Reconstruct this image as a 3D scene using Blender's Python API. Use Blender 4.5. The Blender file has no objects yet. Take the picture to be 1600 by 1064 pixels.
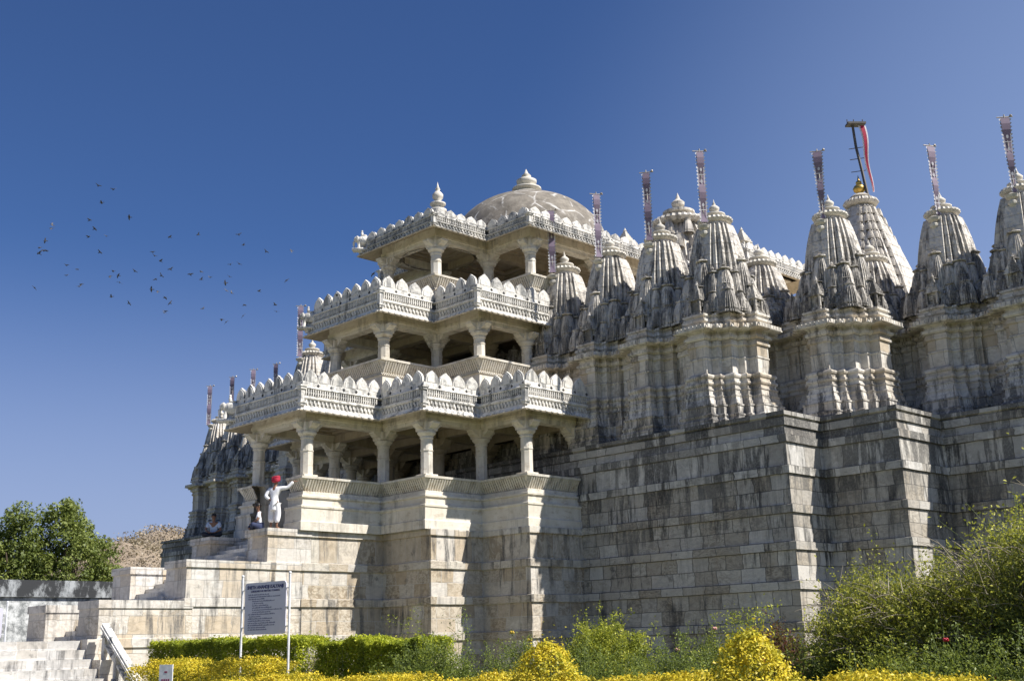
import bpy, bmesh, math, random
import numpy as np
from mathutils import Vector, Matrix, Euler
R_ = math.radians
scene = bpy.context.scene
COL = scene.collection
random.seed(7)

# ------------------------------------------------------------------ camera
def setup_camera():
    f = 1832.07; pit = R_(14.58); yaw = R_(45.687); roll = R_(-1.431)
    F = Vector((math.cos(yaw)*math.cos(pit), math.sin(yaw)*math.cos(pit), math.sin(pit)))
    Rt = Vector((math.sin(yaw), -math.cos(yaw), 0)); U = Rt.cross(F)
    R2 = Rt*math.cos(roll)+U*math.sin(roll); U2 = -Rt*math.sin(roll)+U*math.cos(roll)
    cd = bpy.data.cameras.new('camera'); co = bpy.data.objects.new('camera', cd); COL.objects.link(co)
    cd.sensor_width = 36; cd.lens = f/1600*36; cd.clip_start = .1; cd.clip_end = 5000
    m = Matrix((( R2.x, U2.x, -F.x, 0), (R2.y, U2.y, -F.y, 0), (R2.z, U2.z, -F.z, 1.6), (0, 0, 0, 1)))
    co.matrix_world = m; scene.camera = co
setup_camera()

# ------------------------------------------------------------------ light
SUN = Vector((.46, -1.0, 1.29)).normalized()
world = bpy.data.worlds.new('World'); scene.world = world; world.use_nodes = True
wn = world.node_tree.nodes; wl = world.node_tree.links
bg = wn['Background']; sky = wn.new('ShaderNodeTexSky'); sky.sky_type = 'NISHITA'; sky.sun_disc = False
sky.sun_elevation = math.asin(SUN.z); sky.sun_rotation = math.atan2(SUN.x, SUN.y)
sky.altitude = 600; sky.air_density = .9; sky.dust_density = .9; sky.ozone_density = 3.0
tint = wn.new('ShaderNodeMix'); tint.data_type = 'RGBA'; tint.blend_type = 'MULTIPLY'; tint.inputs[0].default_value = 1
wl.new(sky.outputs[0], tint.inputs[6]); tint.inputs[7].default_value = (.58, .78, 1.12, 1)   # polarised, dry winter sky
def wmix(fac_socket, col, prev):
    m = wn.new('ShaderNodeMix'); m.data_type = 'RGBA'; wl.new(fac_socket, m.inputs[0]); wl.new(prev, m.inputs[6]); m.inputs[7].default_value = col+(1,); return m.outputs[2]
def wramp(v, a, b, to):
    m = wn.new('ShaderNodeMapRange'); m.interpolation_type = 'SMOOTHSTEP'; wl.new(v, m.inputs[0]); m.inputs[1].default_value = a; m.inputs[2].default_value = b; m.inputs[3].default_value = 0; m.inputs[4].default_value = to; return m.outputs[0]
wt = wn.new('ShaderNodeTexCoord'); wx = wn.new('ShaderNodeSeparateXYZ'); wl.new(wt.outputs['Generated'], wx.inputs[0])
c1 = wmix(wramp(wx.outputs[0], .62, 1.0, .6), (4.2, 5.5, 8.6), tint.outputs[2])      # paler toward the bright south-east
c2 = wmix(wramp(wx.outputs[2], .34, .04, .75), (4.3, 4.95, 7.2), c1)                   # dusty horizon
wl.new(c2, bg.inputs[0]); bg.inputs[1].default_value = .061
ld = bpy.data.lights.new('sun', 'SUN'); ld.energy = 5.0; ld.angle = R_(.53); ld.color = (1, .96, .90)
lo = bpy.data.objects.new('sun', ld); COL.objects.link(lo); lo.rotation_euler = SUN.to_track_quat('Z', 'Y').to_euler()
lo.location = (0, -20, 40)
vs = scene.view_settings; vs.view_transform = 'Standard'; vs.look = 'None'; vs.exposure = 0.6; vs.gamma = 1

# ------------------------------------------------------------------ materials
class NT:
    def __init__(s, name):
        s.m = bpy.data.materials.new(name); s.m.use_nodes = True; s.n = s.m.node_tree.nodes; s.l = s.m.node_tree.links
        s.b = s.n['Principled BSDF']; s.out = s.n['Material Output']
    def N(s, t, ins=None, **props):
        n = s.n.new(t)
        for k, v in props.items(): setattr(n, k, v)
        for k, v in (ins or {}).items():
            i = n.inputs[k]
            if isinstance(v, bpy.types.NodeSocket): s.l.new(v, i)
            else: i.default_value = v
        return n
    def noise(s, vec, scale, detail=4, rough=.55, dist=0, w=None):
        n = s.N('ShaderNodeTexNoise', {'Vector': vec, 'Scale': scale, 'Detail': detail, 'Roughness': rough, 'Distortion': dist})
        if w is not None:
            n.noise_dimensions = '4D'; s.l.new(w, n.inputs['W'])
        return n.outputs['Fac']
    def ramp(s, fac, a, b, va=0., vb=1.):
        return s.N('ShaderNodeMapRange', {'Value': fac, 'From Min': a, 'From Max': b, 'To Min': va, 'To Max': vb}).outputs[0]
    def math(s, op, a, b=0.):
        return s.N('ShaderNodeMath', {0: a, 1: b}, operation=op).outputs[0]
    def mix(s, fac, a, b, mode='MIX'):
        n = s.N('ShaderNodeMix', data_type='RGBA', blend_type=mode)
        for i, v in ((0, fac), (6, a), (7, b)):
            if isinstance(v, bpy.types.NodeSocket): s.l.new(v, n.inputs[i])
            else: n.inputs[i].default_value = v if i == 0 else tuple(v)+(1,)
        return n.outputs[2]
    def mapping(s, vec, sc):
        return s.N('ShaderNodeMapping', {'Vector': vec, 'Scale': sc}).outputs[0]

def stone(name, c1, c2, dark=(.05, .052, .055), stain=.4, brick=None, brown=None, topstain=None, rough=.75, bump=.35, joint=.35, warm=None, jc=(.07, .068, .065), clean=0., low=None, lichen=.25, tone=0., carve=0.):
    t = NT(name); tc = t.N('ShaderNodeTexCoord'); ob = tc.outputs['Object']; uv = tc.outputs['UV']; ob0 = ob
    oi = t.N('ShaderNodeObjectInfo').outputs['Random']
    ob = t.N('ShaderNodeVectorMath', {0: ob, 1: t.N('ShaderNodeCombineXYZ', {'X': t.math('MULTIPLY', oi, 61.), 'Y': t.math('MULTIPLY', oi, 23.), 'Z': t.math('MULTIPLY', oi, 7.)}).outputs[0]}, operation='ADD').outputs[0]
    big = t.noise(ob, .55, 3); med = t.noise(ob, 3.2, 5, .65)
    col = t.mix(t.ramp(med, .3, .7), c1, c2)
    hb = t.math('MULTIPLY', med, .25)
    if brick:
        w, h = brick
        wob = t.noise(uv, 1.6, 2)
        uvw = t.N('ShaderNodeVectorMath', {0: uv, 1: t.N('ShaderNodeCombineXYZ', {'X': t.ramp(wob, 0, 1, -.12, .12), 'Y': t.ramp(wob, 0, 1, .03, -.03)}).outputs[0]}, operation='ADD').outputs[0]
        bk = t.N('ShaderNodeTexBrick', {'Vector': uvw, 'Color1': (0, 0, 0, 1), 'Color2': (1, 1, 1, 1), 'Mortar': (.5, .5, .5, 1), 'Scale': 1., 'Mortar Size': .012, 'Mortar Smooth': .25, 'Bias': 0., 'Brick Width': w, 'Row Height': h}, offset=.43, squash=.72, squash_frequency=3)
        rnd = t.N('ShaderNodeSeparateColor', {0: bk.outputs[0]}).outputs[0]
        vein = t.noise(t.mapping(uv, (1.2, 2.4, 1)), 1.5, 7, .62, 2.2, w=t.math('MULTIPLY', rnd, 37.))
        rn2 = t.math('FRACT', t.math('MULTIPLY', rnd, 7.31))
        if low:   # the lower courses are laid in a browner, strongly figured marble
            lz = t.math('MULTIPLY', t.ramp(t.N('ShaderNodeSeparateXYZ', {0: ob0}).outputs[2], low[0]+.02, low[0]-.02), t.ramp(rn2, .1, .5, .25, 1.))
            col = t.mix(lz, col, low[1])
            sw = t.noise(t.mapping(uv, (1.1, 2.0, 1)), 2.1, 8, .66, 3.2, w=t.math('MULTIPLY', rn2, 53.))
            col = t.mix(t.math('MULTIPLY', lz, t.ramp(sw, .47, .56, 0, .8)), col, low[2])
        if brown:
            col = t.mix(t.ramp(rnd, .45, .9, 0, .85), col, brown)
        col = t.mix(t.math('MULTIPLY', t.ramp(vein, .46, .62, 0, .6), t.ramp(rn2, .1, .9, .3, 1)), col, tuple(x*.38 for x in (brown or c2)))
        col = t.mix(t.ramp(rn2, .6, .95, .0, .55), col, (.74, .72, .68))
        col = t.mix(t.math('MULTIPLY', bk.outputs['Fac'], joint), col, jc)
        hb = t.math('ADD', hb, t.math('MULTIPLY', bk.outputs['Fac'], -.5))
        hb = t.math('ADD', hb, t.math('MULTIPLY', rnd, .22))
    # run-off streaks and lichen: real dirt in the stone's skin
    streak = t.noise(t.mapping(ob, (3.2, 3.2, .32)), 1.3, 6, .7)
    patch = t.noise(ob, .42, 4, .6)
    sm = t.math('MULTIPLY', t.ramp(streak, .49, .61), t.ramp(patch, .42, .56))
    sm = t.math('MULTIPLY', sm, stain*1.4)
    if topstain:
        zz = t.N('ShaderNodeSeparateXYZ', {0: ob0}).outputs[2]
        st2 = t.noise(t.mapping(ob, (1.9, 1.9, .28)), 1.5, 7, .72)
        v = t.math('MULTIPLY', t.ramp(zz, topstain[0], topstain[1], .0, 1.), topstain[2])
        tsn = t.ramp(t.math('ADD', t.math('MULTIPLY', v, .27), st2), .60, .71)
        if brick and clean: tsn = t.math('MULTIPLY', tsn, t.ramp(rn2, .45, .75, 1., 1.-clean))
        sm = t.math('MAXIMUM', sm, tsn)
    mot = t.noise(ob, 1.9, 7, .74); sm = t.math('MAXIMUM', sm, t.ramp(mot, .58-.05*(stain > .99), .66-.03*(stain > .99), 0, min(.85, stain*.9)))
    fine = t.noise(ob, 14, 5, .7)
    col = t.mix(t.math('MULTIPLY', t.ramp(t.noise(t.mapping(ob, (1.4, 1.4, 3.2)), 1.6, 6, .7), .54, .68), lichen), col, (.30, .21, .10))
    sm = t.math('MULTIPLY', sm, t.ramp(fine, .25, .6, .55, 1.))
    col = t.mix(t.math('MINIMUM', sm, .92), col, dark)
    col = t.mix(t.ramp(big, .35, .7, 0, .35), col, warm or tuple(x*.78 for x in c2))
    if tone:
        r = t.N('ShaderNodeObjectInfo').outputs['Random']; col = t.mix(t.ramp(r, 0, 1, 0, tone), col, (.50, .47, .41))
        col = t.mix(t.math('MULTIPLY', t.ramp(r, .72, .8, 0, .55), t.ramp(mot, .45, .6)), col, dark)
    if carve:
        cv = t.N('ShaderNodeTexVoronoi', {'Vector': t.mapping(ob, (1, 1, .75)), 'Scale': 9.}, feature='F1').outputs['Distance']
        hb = t.math('ADD', hb, t.math('MULTIPLY', cv, carve*1.6))
    t.l.new(col, t.b.inputs['Base Color'])
    t.b.inputs['Roughness'].default_value = rough; t.b.inputs['Specular IOR Level'].default_value = .25
    hb = t.math('ADD', hb, t.math('MULTIPLY', fine, .22))
    bp = t.N('ShaderNodeBump', {'Strength': bump, 'Distance': .05, 'Height': hb})
    t.l.new(bp.outputs[0], t.b.inputs['Normal'])
    return t.m

def plain(name, c, rough=.6, metal=0., var=.25, scale=9.):
    t = NT(name); ob = t.N('ShaderNodeTexCoord').outputs['Object']
    n = t.noise(ob, scale, 4)
    t.l.new(t.mix(t.ramp(n, .3, .7), tuple(x*(1-var) for x in c), tuple(min(1, x*(1+var*.5)) for x in c)), t.b.inputs['Base Color'])
    t.b.inputs['Roughness'].default_value = rough; t.b.inputs['Metallic'].default_value = metal
    return t.m

def leafmat(name, c1, c2, c3=None, trans=.35, rough=.5, scale=.8):
    t = NT(name); g = t.N('ShaderNodeNewGeometry'); ob = t.N('ShaderNodeTexCoord').outputs['Object']
    r = g.outputs['Random Per Island']
    col = t.mix(r, c1, c2)
    if c3: col = t.mix(t.ramp(t.noise(ob, scale, 3), .45, .62, 0, .8), col, c3)
    t.l.new(col, t.b.inputs['Base Color']); t.b.inputs['Roughness'].default_value = rough
    t.b.inputs['Specular IOR Level'].default_value = .3
    tr = t.N('ShaderNodeBsdfTranslucent', {'Color': t.mix(.35, col, (.5, .6, .08), 'MIX')})
    mx = t.N('ShaderNodeMixShader', {0: trans}); t.l.new(t.b.outputs[0], mx.inputs[1]); t.l.new(tr.outputs[0], mx.inputs[2])
    t.l.new(mx.outputs[0], t.out.inputs['Surface'])
    return t.m

M = {}
M['plinth'] = stone('plinth_stone', (.77, .73, .65), (.60, .57, .51), stain=.85, brick=(.9, .45), brown=(.42, .37, .30), topstain=(2.6, 8.9, 1.), joint=.8, clean=.65, bump=1.0, dark=(.035, .035, .036), low=(6.58, (.42, .365, .28), (.15, .12, .09)))
M['porch_base'] = stone('porch_base_stone', (.72, .69, .62), (.58, .54, .46), stain=.7, brick=(.82, .42), brown=(.46, .36, .24), joint=.55, jc=(.62, .60, .56), bump=.55, low=(5.4, (.56, .48, .36), (.25, .185, .115)))
M['stair'] = stone('stair_stone', (.74, .71, .65), (.60, .56, .50), stain=.65, brick=(.95, .55), brown=(.58, .47, .33), joint=.4, bump=.45, low=(2.95, (.72, .65, .54), (.46, .38, .27)))
M['step'] = stone('step_stone', (.62, .60, .56), (.46, .44, .41), stain=.6, brick=(.9, .262), brown=(.52, .48, .42), joint=.5, jc=(.8, .78, .74))
M['wall'] = stone('wall_marble', (.78, .74, .66), (.64, .59, .51), stain=.6, brick=(.62, .58), brown=(.50, .41, .29), topstain=(10.6, 8.2, .95), joint=.55)
M['porch'] = stone('porch_marble', (.76, .72, .64), (.64, .59, .49), stain=.35, bump=.4, warm=(.54, .46, .33), lichen=.5)
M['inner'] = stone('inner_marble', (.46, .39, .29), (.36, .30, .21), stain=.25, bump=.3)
M['white'] = stone('white_marble', (.82, .79, .73), (.68, .65, .59), stain=1.0, bump=.5, dark=(.09, .10, .11), tone=.35, carve=.5)
M['eave'] = stone('eave_stone', (.58, .50, .38), (.46, .39, .28), stain=.3)
M['spire'] = stone('spire_marble', (.76, .71, .63), (.54, .50, .44), stain=.95, bump=.8, dark=(.06, .058, .056), topstain=(17.5, 12.0, .8), carve=.6, lichen=.4)  # staining, heavier low down; its darkness also puts shade contrast into the colour
M['pale'] = stone('pale_marble', (.70, .66, .58), (.58, .54, .46), stain=.3)
M['main'] = stone('main_spire_marble', (.74, .69, .61), (.50, .46, .40), stain=.55, bump=.6)
M['dark_hole'] = plain('recess_dark', (.035, .035, .038), .9)
M['lattice_shade'] = stone('grimy_shade_marble', (.16, .16, .17), (.07, .07, .075), stain=.8)  # grimy dark tone with the shade behind the lattice put into its colour
M['gold'] = plain('gilded_metal', (.62, .40, .10), .35, .8, .2)
M['iron'] = plain('weathered_iron', (.10, .09, .08), .6, .4)
M['pole'] = plain('flag_pole_metal', (.45, .40, .33), .5, .5)

def dome_mat():
    t = NT('lime_dome'); ob = t.N('ShaderNodeTexCoord').outputs['Object']
    a = t.noise(ob, 2.2, 6, .7); b = t.noise(ob, .8, 3)
    col = t.mix(t.ramp(a, .3, .72), (.11, .095, .075), (.30, .265, .215))
    col = t.mix(t.ramp(b, .5, .75, 0, .5), col, (.12, .115, .11))
    w = t.N('ShaderNodeVectorMath', {0: ob, 1: t.N('ShaderNodeVectorMath', {0: t.N('ShaderNodeTexNoise', {'Vector': ob, 'Scale': .9}).outputs['Color'], 'Scale': .7}, operation='SCALE').outputs[0]}, operation='ADD').outputs[0]
    v = t.N('ShaderNodeTexVoronoi', {'Vector': w, 'Scale': .8}, feature='DISTANCE_TO_EDGE').outputs['Distance']
    col = t.mix(t.math('MULTIPLY', t.ramp(v, .008, .04, .9, 0), t.ramp(t.noise(ob, 1.7, 4), .42, .6)), col, (.66, .64, .60))
    col = t.mix(t.ramp(t.noise(ob, 1.1, 5, .7), .58, .7, 0, .4), col, (.50, .47, .41))
    t.l.new(col, t.b.inputs['Base Color']); t.b.inputs['Roughness'].default_value = .85
    bp = t.N('ShaderNodeBump', {'Strength': .4, 'Distance': .05, 'Height': a}); t.l.new(bp.outputs[0], t.b.inputs['Normal'])
    return t.m
M['dome'] = dome_mat()

# ------------------------------------------------------------------ mesh helpers
class MB:
    def __init__(s): s.v = []; s.f = []; s.uv = []
    def quad(s, pts, uvs=None):
        i = len(s.v); s.v += [tuple(p) for p in pts]; s.f.append(tuple(range(i, i+len(pts))))
        if uvs is None:
            a = Vector(pts[1])-Vector(pts[0]); n = a.cross(Vector(pts[2])-Vector(pts[0]))
            if abs(n.z) > max(abs(n.x), abs(n.y)): uvs = [(p[0], p[1]) for p in pts]
            elif abs(n.x) > abs(n.y): uvs = [(p[1]+.37, p[2]) for p in pts]
            else: uvs = [(p[0], p[2]) for p in pts]
        s.uv += uvs
    def box(s, x0, y0, z0, x1, y1, z1):
        c = [(x0, y0, z0), (x1, y0, z0), (x1, y1, z0), (x0, y1, z0), (x0, y0, z1), (x1, y0, z1), (x1, y1, z1), (x0, y1, z1)]
        for f in ((0, 3, 2, 1), (4, 5, 6, 7), (0, 1, 5, 4), (1, 2, 6, 5), (2, 3, 7, 6), (3, 0, 4, 7)): s.quad([c[i] for i in f])
    def obox(s, c, u, hu, hw, z0, z1, lean=0.):
        """box centred at c(x,y), along unit u, half length hu, half thickness hw"""
        n = (u[1], -u[0]); P = []
        for z, l in ((z0, 0.), (z1, lean)):
            for a, b in ((-1, -1), (1, -1), (1, 1), (-1, 1)):
                P.append((c[0]+u[0]*a*hu+n[0]*(b*-hw+l), c[1]+u[1]*a*hu+n[1]*(b*-hw+l), z))
        for f in ((0, 3, 2, 1), (4, 5, 6, 7), (0, 1, 5, 4), (1, 2, 6, 5), (2, 3, 7, 6), (3, 0, 4, 7)): s.quad([P[i] for i in f])
    def sweep(s, poly, prof, closed, vm=None):
        vm = vm or (lambda z: z)
        n = len(poly); mit = []; arc = [0.]
        for i in range(n):
            if closed or i < n-1:
                j = (i+1) % n; arc.append(arc[-1]+math.dist(poly[i], poly[j]))
        for i in range(n):
            ns = []
            for a, b in ((i-1, i), (i, i+1)):
                if not closed and (a < 0 or b >= n): continue
                p, q = poly[a % n], poly[b % n]; d = math.dist(p, q); ns.append(((q[1]-p[1])/d, -(q[0]-p[0])/d))
            if len(ns) == 1: m = ns[0]
            else:
                k = 1+ns[0][0]*ns[1][0]+ns[0][1]*ns[1][1]; m = ((ns[0][0]+ns[1][0])/k, (ns[0][1]+ns[1][1])/k)
            mit.append(m)
        for i in range(n if closed else n-1):
            j = (i+1) % n
            for k in range(len(prof)-1):
                (o0, z0), (o1, z1) = prof[k], prof[k+1]
                P = [(poly[a][0]+mit[a][0]*o, poly[a][1]+mit[a][1]*o, z) for a, o, z in ((i, o0, z0), (j, o0, z0), (j, o1, z1), (i, o1, z1))]
                hz = abs(z1-z0); e = hz if hz > .02 else abs(o1-o0)
                s.quad(P, [(arc[i], vm(z0)), (arc[i+1], vm(z0)), (arc[i+1], vm(z1)), (arc[i], vm(z1))])
        return mit
    def cap(s, poly, z, off=0., mit=None, flip=False):
        P = [(p[0]+(mit[i][0]*off if mit else 0), p[1]+(mit[i][1]*off if mit else 0), z) for i, p in enumerate(poly)]
        if flip: P = P[::-1]
        s.quad(P, [(p[0], p[1]) for p in P])
    def lathe(s, cx, cy, prof, n=16, lobe=0., nl=0, rot=0., square=False):
        for k in range(len(prof)-1):
            (r0, z0), (r1, z1) = prof[k], prof[k+1]
            for i in range(n):
                P = []
                for a, r, z in ((i, r0, z0), (i+1, r0, z0), (i+1, r1, z1), (i, r1, z1)):
                    th = 2*math.pi*a/n+rot; rr = r*(1+lobe*math.cos(nl*th)) if nl else r
                    P.append((cx+rr*math.cos(th), cy+rr*math.sin(th), z))
                s.quad(P, [(i*.2, z0), (i*.2+.2, z0), (i*.2+.2, z1), (i*.2, z1)])
    def rings(s, base, prof, cx=0, cy=0):
        """base polygon (unit) scaled by r at z"""
        n = len(base)
        for k in range(len(prof)-1):
            (r0, z0), (r1, z1) = prof[k], prof[k+1]
            for i in range(n):
                j = (i+1) % n
                s.quad([(cx+base[i][0]*r0, cy+base[i][1]*r0, z0), (cx+base[j][0]*r0, cy+base[j][1]*r0, z0), (cx+base[j][0]*r1, cy+base[j][1]*r1, z1), (cx+base[i][0]*r1, cy+base[i][1]*r1, z1)],
                       [(i*.15, z0), (i*.15+.15, z0), (i*.15+.15, z1), (i*.15, z1)])
    def tube(s, pts, rad, n=6):
        rs = rad if isinstance(rad, (list, tuple)) else [rad]*len(pts)
        pts = [Vector(p) for p in pts]; ring = []
        for i, p in enumerate(pts):
            d = (pts[min(i+1, len(pts)-1)]-pts[max(i-1, 0)]).normalized()
            a = d.orthogonal().normalized() if abs(d.z) > .9 else d.cross(Vector((0, 0, 1))).normalized(); b = d.cross(a)
            ring.append([tuple(p+(a*math.cos(2*math.pi*k/n)+b*math.sin(2*math.pi*k/n))*rs[i]) for k in range(n)])
        for i in range(len(pts)-1):
            for k in range(n):
                k2 = (k+1) % n; s.quad([ring[i][k], ring[i][k2], ring[i+1][k2], ring[i+1][k]])
        s.quad(ring[0]); s.quad(ring[-1][::-1])
    def ball(s, c, r, n=10, m=6, rot=None):
        r = r if isinstance(r, (tuple, list)) else (r, r, r)
        def pt(i, j):
            th = 2*math.pi*i/n; ph = math.pi*j/m
            v = Vector((r[0]*math.sin(ph)*math.cos(th), r[1]*math.sin(ph)*math.sin(th), -r[2]*math.cos(ph)))
            if rot: v.rotate(rot)
            return tuple(Vector(c)+v)
        for j in range(m):
            for i in range(n):
                if j == 0: s.quad([pt(i, 0), pt(i+1, 1), pt(i, 1)])
                elif j == m-1: s.quad([pt(i, j), pt(i+1, j), pt(i, m)])
                else: s.quad([pt(i, j), pt(i+1, j), pt(i+1, j+1), pt(i, j+1)])
    def add(s, o, loc=(0, 0, 0), sc=(1, 1, 1), rz=0.):
        i = len(s.v); c, sn = math.cos(rz), math.sin(rz)
        if not isinstance(sc, tuple): sc = (sc,)*3
        for v in o.v:
            x, y, z = v[0]*sc[0], v[1]*sc[1], v[2]*sc[2]
            s.v.append((loc[0]+x*c-y*sn, loc[1]+x*sn+y*c, loc[2]+z))
        s.f += [tuple(a+i for a in f) for f in o.f]; s.uv += o.uv
    def mesh(s, name, mat, smooth=False, weld=True):
        me = bpy.data.meshes.new(name); me.from_pydata(s.v, [], s.f)
        uvl = me.uv_layers.new(name='UVMap')
        if len(s.uv) == len(me.loops): uvl.data.foreach_set('uv', np.array(s.uv, dtype=np.float32).ravel())
        me.materials.append(mat)
        if smooth:
            bm = bmesh.new(); bm.from_mesh(me); bmesh.ops.remove_doubles(bm, verts=bm.verts, dist=1e-4); bm.to_mesh(me); bm.free()
            me.polygons.foreach_set('use_smooth', [True]*len(me.polygons))
        me.update(); return me
    def build(s, name, mat, parent=None, smooth=False):
        return put(name, s.mesh(name, mat, smooth), parent)

def put(name, me, parent=None, loc=None, rz=0., sc=None):
    o = bpy.data.objects.new(name, me); COL.objects.link(o)
    if loc is not None: o.location = loc
    if rz: o.rotation_euler = (0, 0, rz)
    if sc is not None: o.scale = sc if isinstance(sc, tuple) else (sc,)*3
    if parent is not None:
        o.parent = parent
        o.matrix_parent_inverse = rootmat(parent).inverted()
    return o
def rootmat(o):
    m = Matrix.LocRotScale(o.location, o.rotation_euler, o.scale)
    if o.parent: m = rootmat(o.parent) @ o.matrix_parent_inverse @ m
    return m
def tag(o, label=None, cat=None, group=None, kind=None):
    if label: o['label'] = label
    if cat: o['category'] = cat
    if group: o['group'] = group
    if kind: o['kind'] = kind
    return o
def empty(name, loc, label=None, cat=None, group=None):
    o = bpy.data.objects.new(name, None); COL.objects.link(o); o.location = loc; o.empty_display_size = .2
    return tag(o, label, cat, group)
def copy_tree(o, parent=None):
    c = o.copy(); COL.objects.link(c)
    if parent is not None: c.parent = parent
    for ch in [x for x in bpy.data.objects if x.parent == o]: copy_tree(ch, c)
    return c
def npmesh(name, V, Fq, mat, tri=False):
    """fast mesh from numpy arrays; V (n,3), Fq (m,4)"""
    me = bpy.data.meshes.new(name); k = Fq.shape[1]
    me.vertices.add(len(V)); me.vertices.foreach_set('co', V.astype(np.float32).ravel())
    me.loops.add(Fq.size); me.loops.foreach_set('vertex_index', Fq.astype(np.int32).ravel())
    me.polygons.add(len(Fq)); me.polygons.foreach_set('loop_start', np.arange(0, Fq.size, k, dtype=np.int32))
    try: me.polygons.foreach_set('loop_total', np.full(len(Fq), k, dtype=np.int32))
    except Exception: pass
    me.materials.append(mat); me.update(calc_edges=True); me.validate(); return me

def resample(poly, off, pitch, closed=False, trim=0.):
    """points every ~pitch on the offset polyline, with direction"""
    tmp = MB(); mit = tmp.sweep(poly, [(0, 0), (0, 1)], closed)
    P = [(poly[i][0]+mit[i][0]*off, poly[i][1]+mit[i][1]*off) for i in range(len(poly))]
    out = []; n = len(P)
    for i in range(n if closed else n-1):
        a, b = P[i], P[(i+1) % n]; L = math.dist(a, b)-2*trim
        if L <= .05: continue
        u = ((b[0]-a[0])/(L+2*trim), (b[1]-a[1])/(L+2*trim)); k = max(1, round(L/pitch)); st = L/k
        for j in range(k):
            d = trim+st*(j+.5); out.append(((a[0]+u[0]*d, a[1]+u[1]*d), u, st))
    return out
# ------------------------------------------------------------------ ground and far setting
def setting():
    t = NT('garden_earth'); ob = t.N('ShaderNodeTexCoord').outputs['Object']
    a = t.noise(ob, 1.1, 6, .7); b = t.noise(ob, 12, 4)
    col = t.mix(t.ramp(a, .4, .6), (.10, .14, .035), (.22, .17, .10)); col = t.mix(t.ramp(b, .3, .7, 0, .4), col, (.06, .09, .02))
    t.l.new(col, t.b.inputs['Base Color']); t.b.inputs['Roughness'].default_value = .95
    g = MB(); g.quad([(-900, -900, 0), (1500, -900, 0), (1500, 1500, 0), (-900, 1500, 0)])
    tag(g.build('ground', t.m), kind='structure')
    # raised terrace in front of the entrance
    g = MB(); g.box(-12, 34.0, .004, 15.9, 46.0, 2.05)
    tag(g.build('terrace', M['step']), kind='structure')
    # dry scrub hill
    t = NT('dry_hill'); ob = t.N('ShaderNodeTexCoord').outputs['Object']
    a = t.noise(ob, .22, 6, .75); b = t.noise(ob, .03, 3)
    col = t.mix(t.ramp(a, .4, .62), (.33, .26, .19), (.25, .20, .14)); col = t.mix(t.ramp(b, .45, .6, 0, .6), col, (.29, .22, .14))
    t.l.new(col, t.b.inputs['Base Color']); t.b.inputs['Roughness'].default_value = 1.
    nx, ny = 120, 70; rng = np.random.default_rng(3)
    d0 = np.array([.43465, .900598]); s0 = np.array([.900598, -.43465])
    V = []; 
    def hz(s_, d_):
        h = 17*math.exp(-((s_-4)/20)**2)+12.5*math.exp(-((s_-34)/26)**2)+13*math.exp(-((s_+42)/40)**2)
        h += 11*math.exp(-((s_-90)/50)**2)+1.1*math.sin(s_*.31+d_*.1)+.8*math.sin(s_*.73+1+d_*.2)
        return max(-1., h*math.exp(-((d_-235)/52)**2)-1.)
    for j in range(ny):
        for i in range(nx):
            s_ = -160+i*3.2; d_ = 150+j*3.
            p = d0*d_+s0*s_; V.append((p[0], p[1], hz(s_, d_)))
    F = np.array([(j*nx+i, j*nx+i+1, (j+1)*nx+i+1, (j+1)*nx+i) for j in range(ny-1) for i in range(nx-1)])
    tag(put('hill', npmesh('hill', np.array(V), F[:, ::-1], t.m)), kind='structure')
    P = []
    for _ in range(6500):
        s_ = rng.uniform(-75, 95); d_ = rng.uniform(185, 275); p = d0*d_+s0*s_
        h = hz(s_, d_)
        if h > 1:
            hh = rng.uniform(.3, 1.7)
            for _k in range(14): P.append((p[0]+rng.normal(0, .7), p[1]+rng.normal(0, .7), h+rng.uniform(0, 1)*hh))
    me = leaves('hill_scrub', np.array(P), .62, leafmat('dry_scrub', (.28, .22, .16), (.34, .28, .20), (.25, .21, .14), trans=.1, scale=.08), rng, up=.3)
    tag(put('hill_scrub', me), 'dry brown scrub covering the hill beyond the trees', 'scrub', kind='stuff')

def leaves(name, P, size, mat, rng, up=.5, nrm=None, asp=.5, var=.5, spread=.9):
    n = len(P)
    N = rng.normal(0, 1, (n, 3))*spread; N[:, 2] += up
    if nrm is not None: N += nrm*1.3
    N /= np.linalg.norm(N, axis=1, keepdims=True)+1e-9
    T = rng.normal(0, 1, (n, 3)); T -= N*(T*N).sum(1, keepdims=True); T /= np.linalg.norm(T, axis=1, keepdims=True)+1e-9
    B = np.cross(N, T); s = (size*(1-var*rng.random(n)))[:, None]
    a = P-T*s*.5; c = P+T*s*.5; b = P+B*s*asp*.5+N*s*.12; d = P-B*s*asp*.5+N*s*.12
    V = np.stack([a, b, c, d], 1).reshape(-1, 3); F = np.arange(4*n).reshape(n, 4)
    return npmesh(name, V, F, mat)
def stems_mesh(name, curves, mat):
    """curves: list of (pts (k,3), r0, r1): thin triangular tubes"""
    V = []; F = []; o = 0
    for P, r0, r1 in curves:
        k = len(P); D = np.gradient(P, axis=0); D /= np.linalg.norm(D, axis=1, keepdims=True)+1e-9
        ref = np.array([.3, .9, .2]); A = np.cross(D, ref); A /= np.linalg.norm(A, axis=1, keepdims=True)+1e-9; Bv = np.cross(D, A)
        r = np.linspace(r0, r1, k)[:, None]
        ring = np.stack([P+A*r, P-A*r*.5+Bv*r*.87, P-A*r*.5-Bv*r*.87], 1); V.append(ring.reshape(-1, 3))
        for i in range(k-1):
            for e in range(3):
                e2 = (e+1) % 3; F.append((o+i*3+e, o+i*3+e2, o+(i+1)*3+e2, o+(i+1)*3+e))
        o += 3*k
    return npmesh(name, np.concatenate(V), np.array(F), mat)

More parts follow.
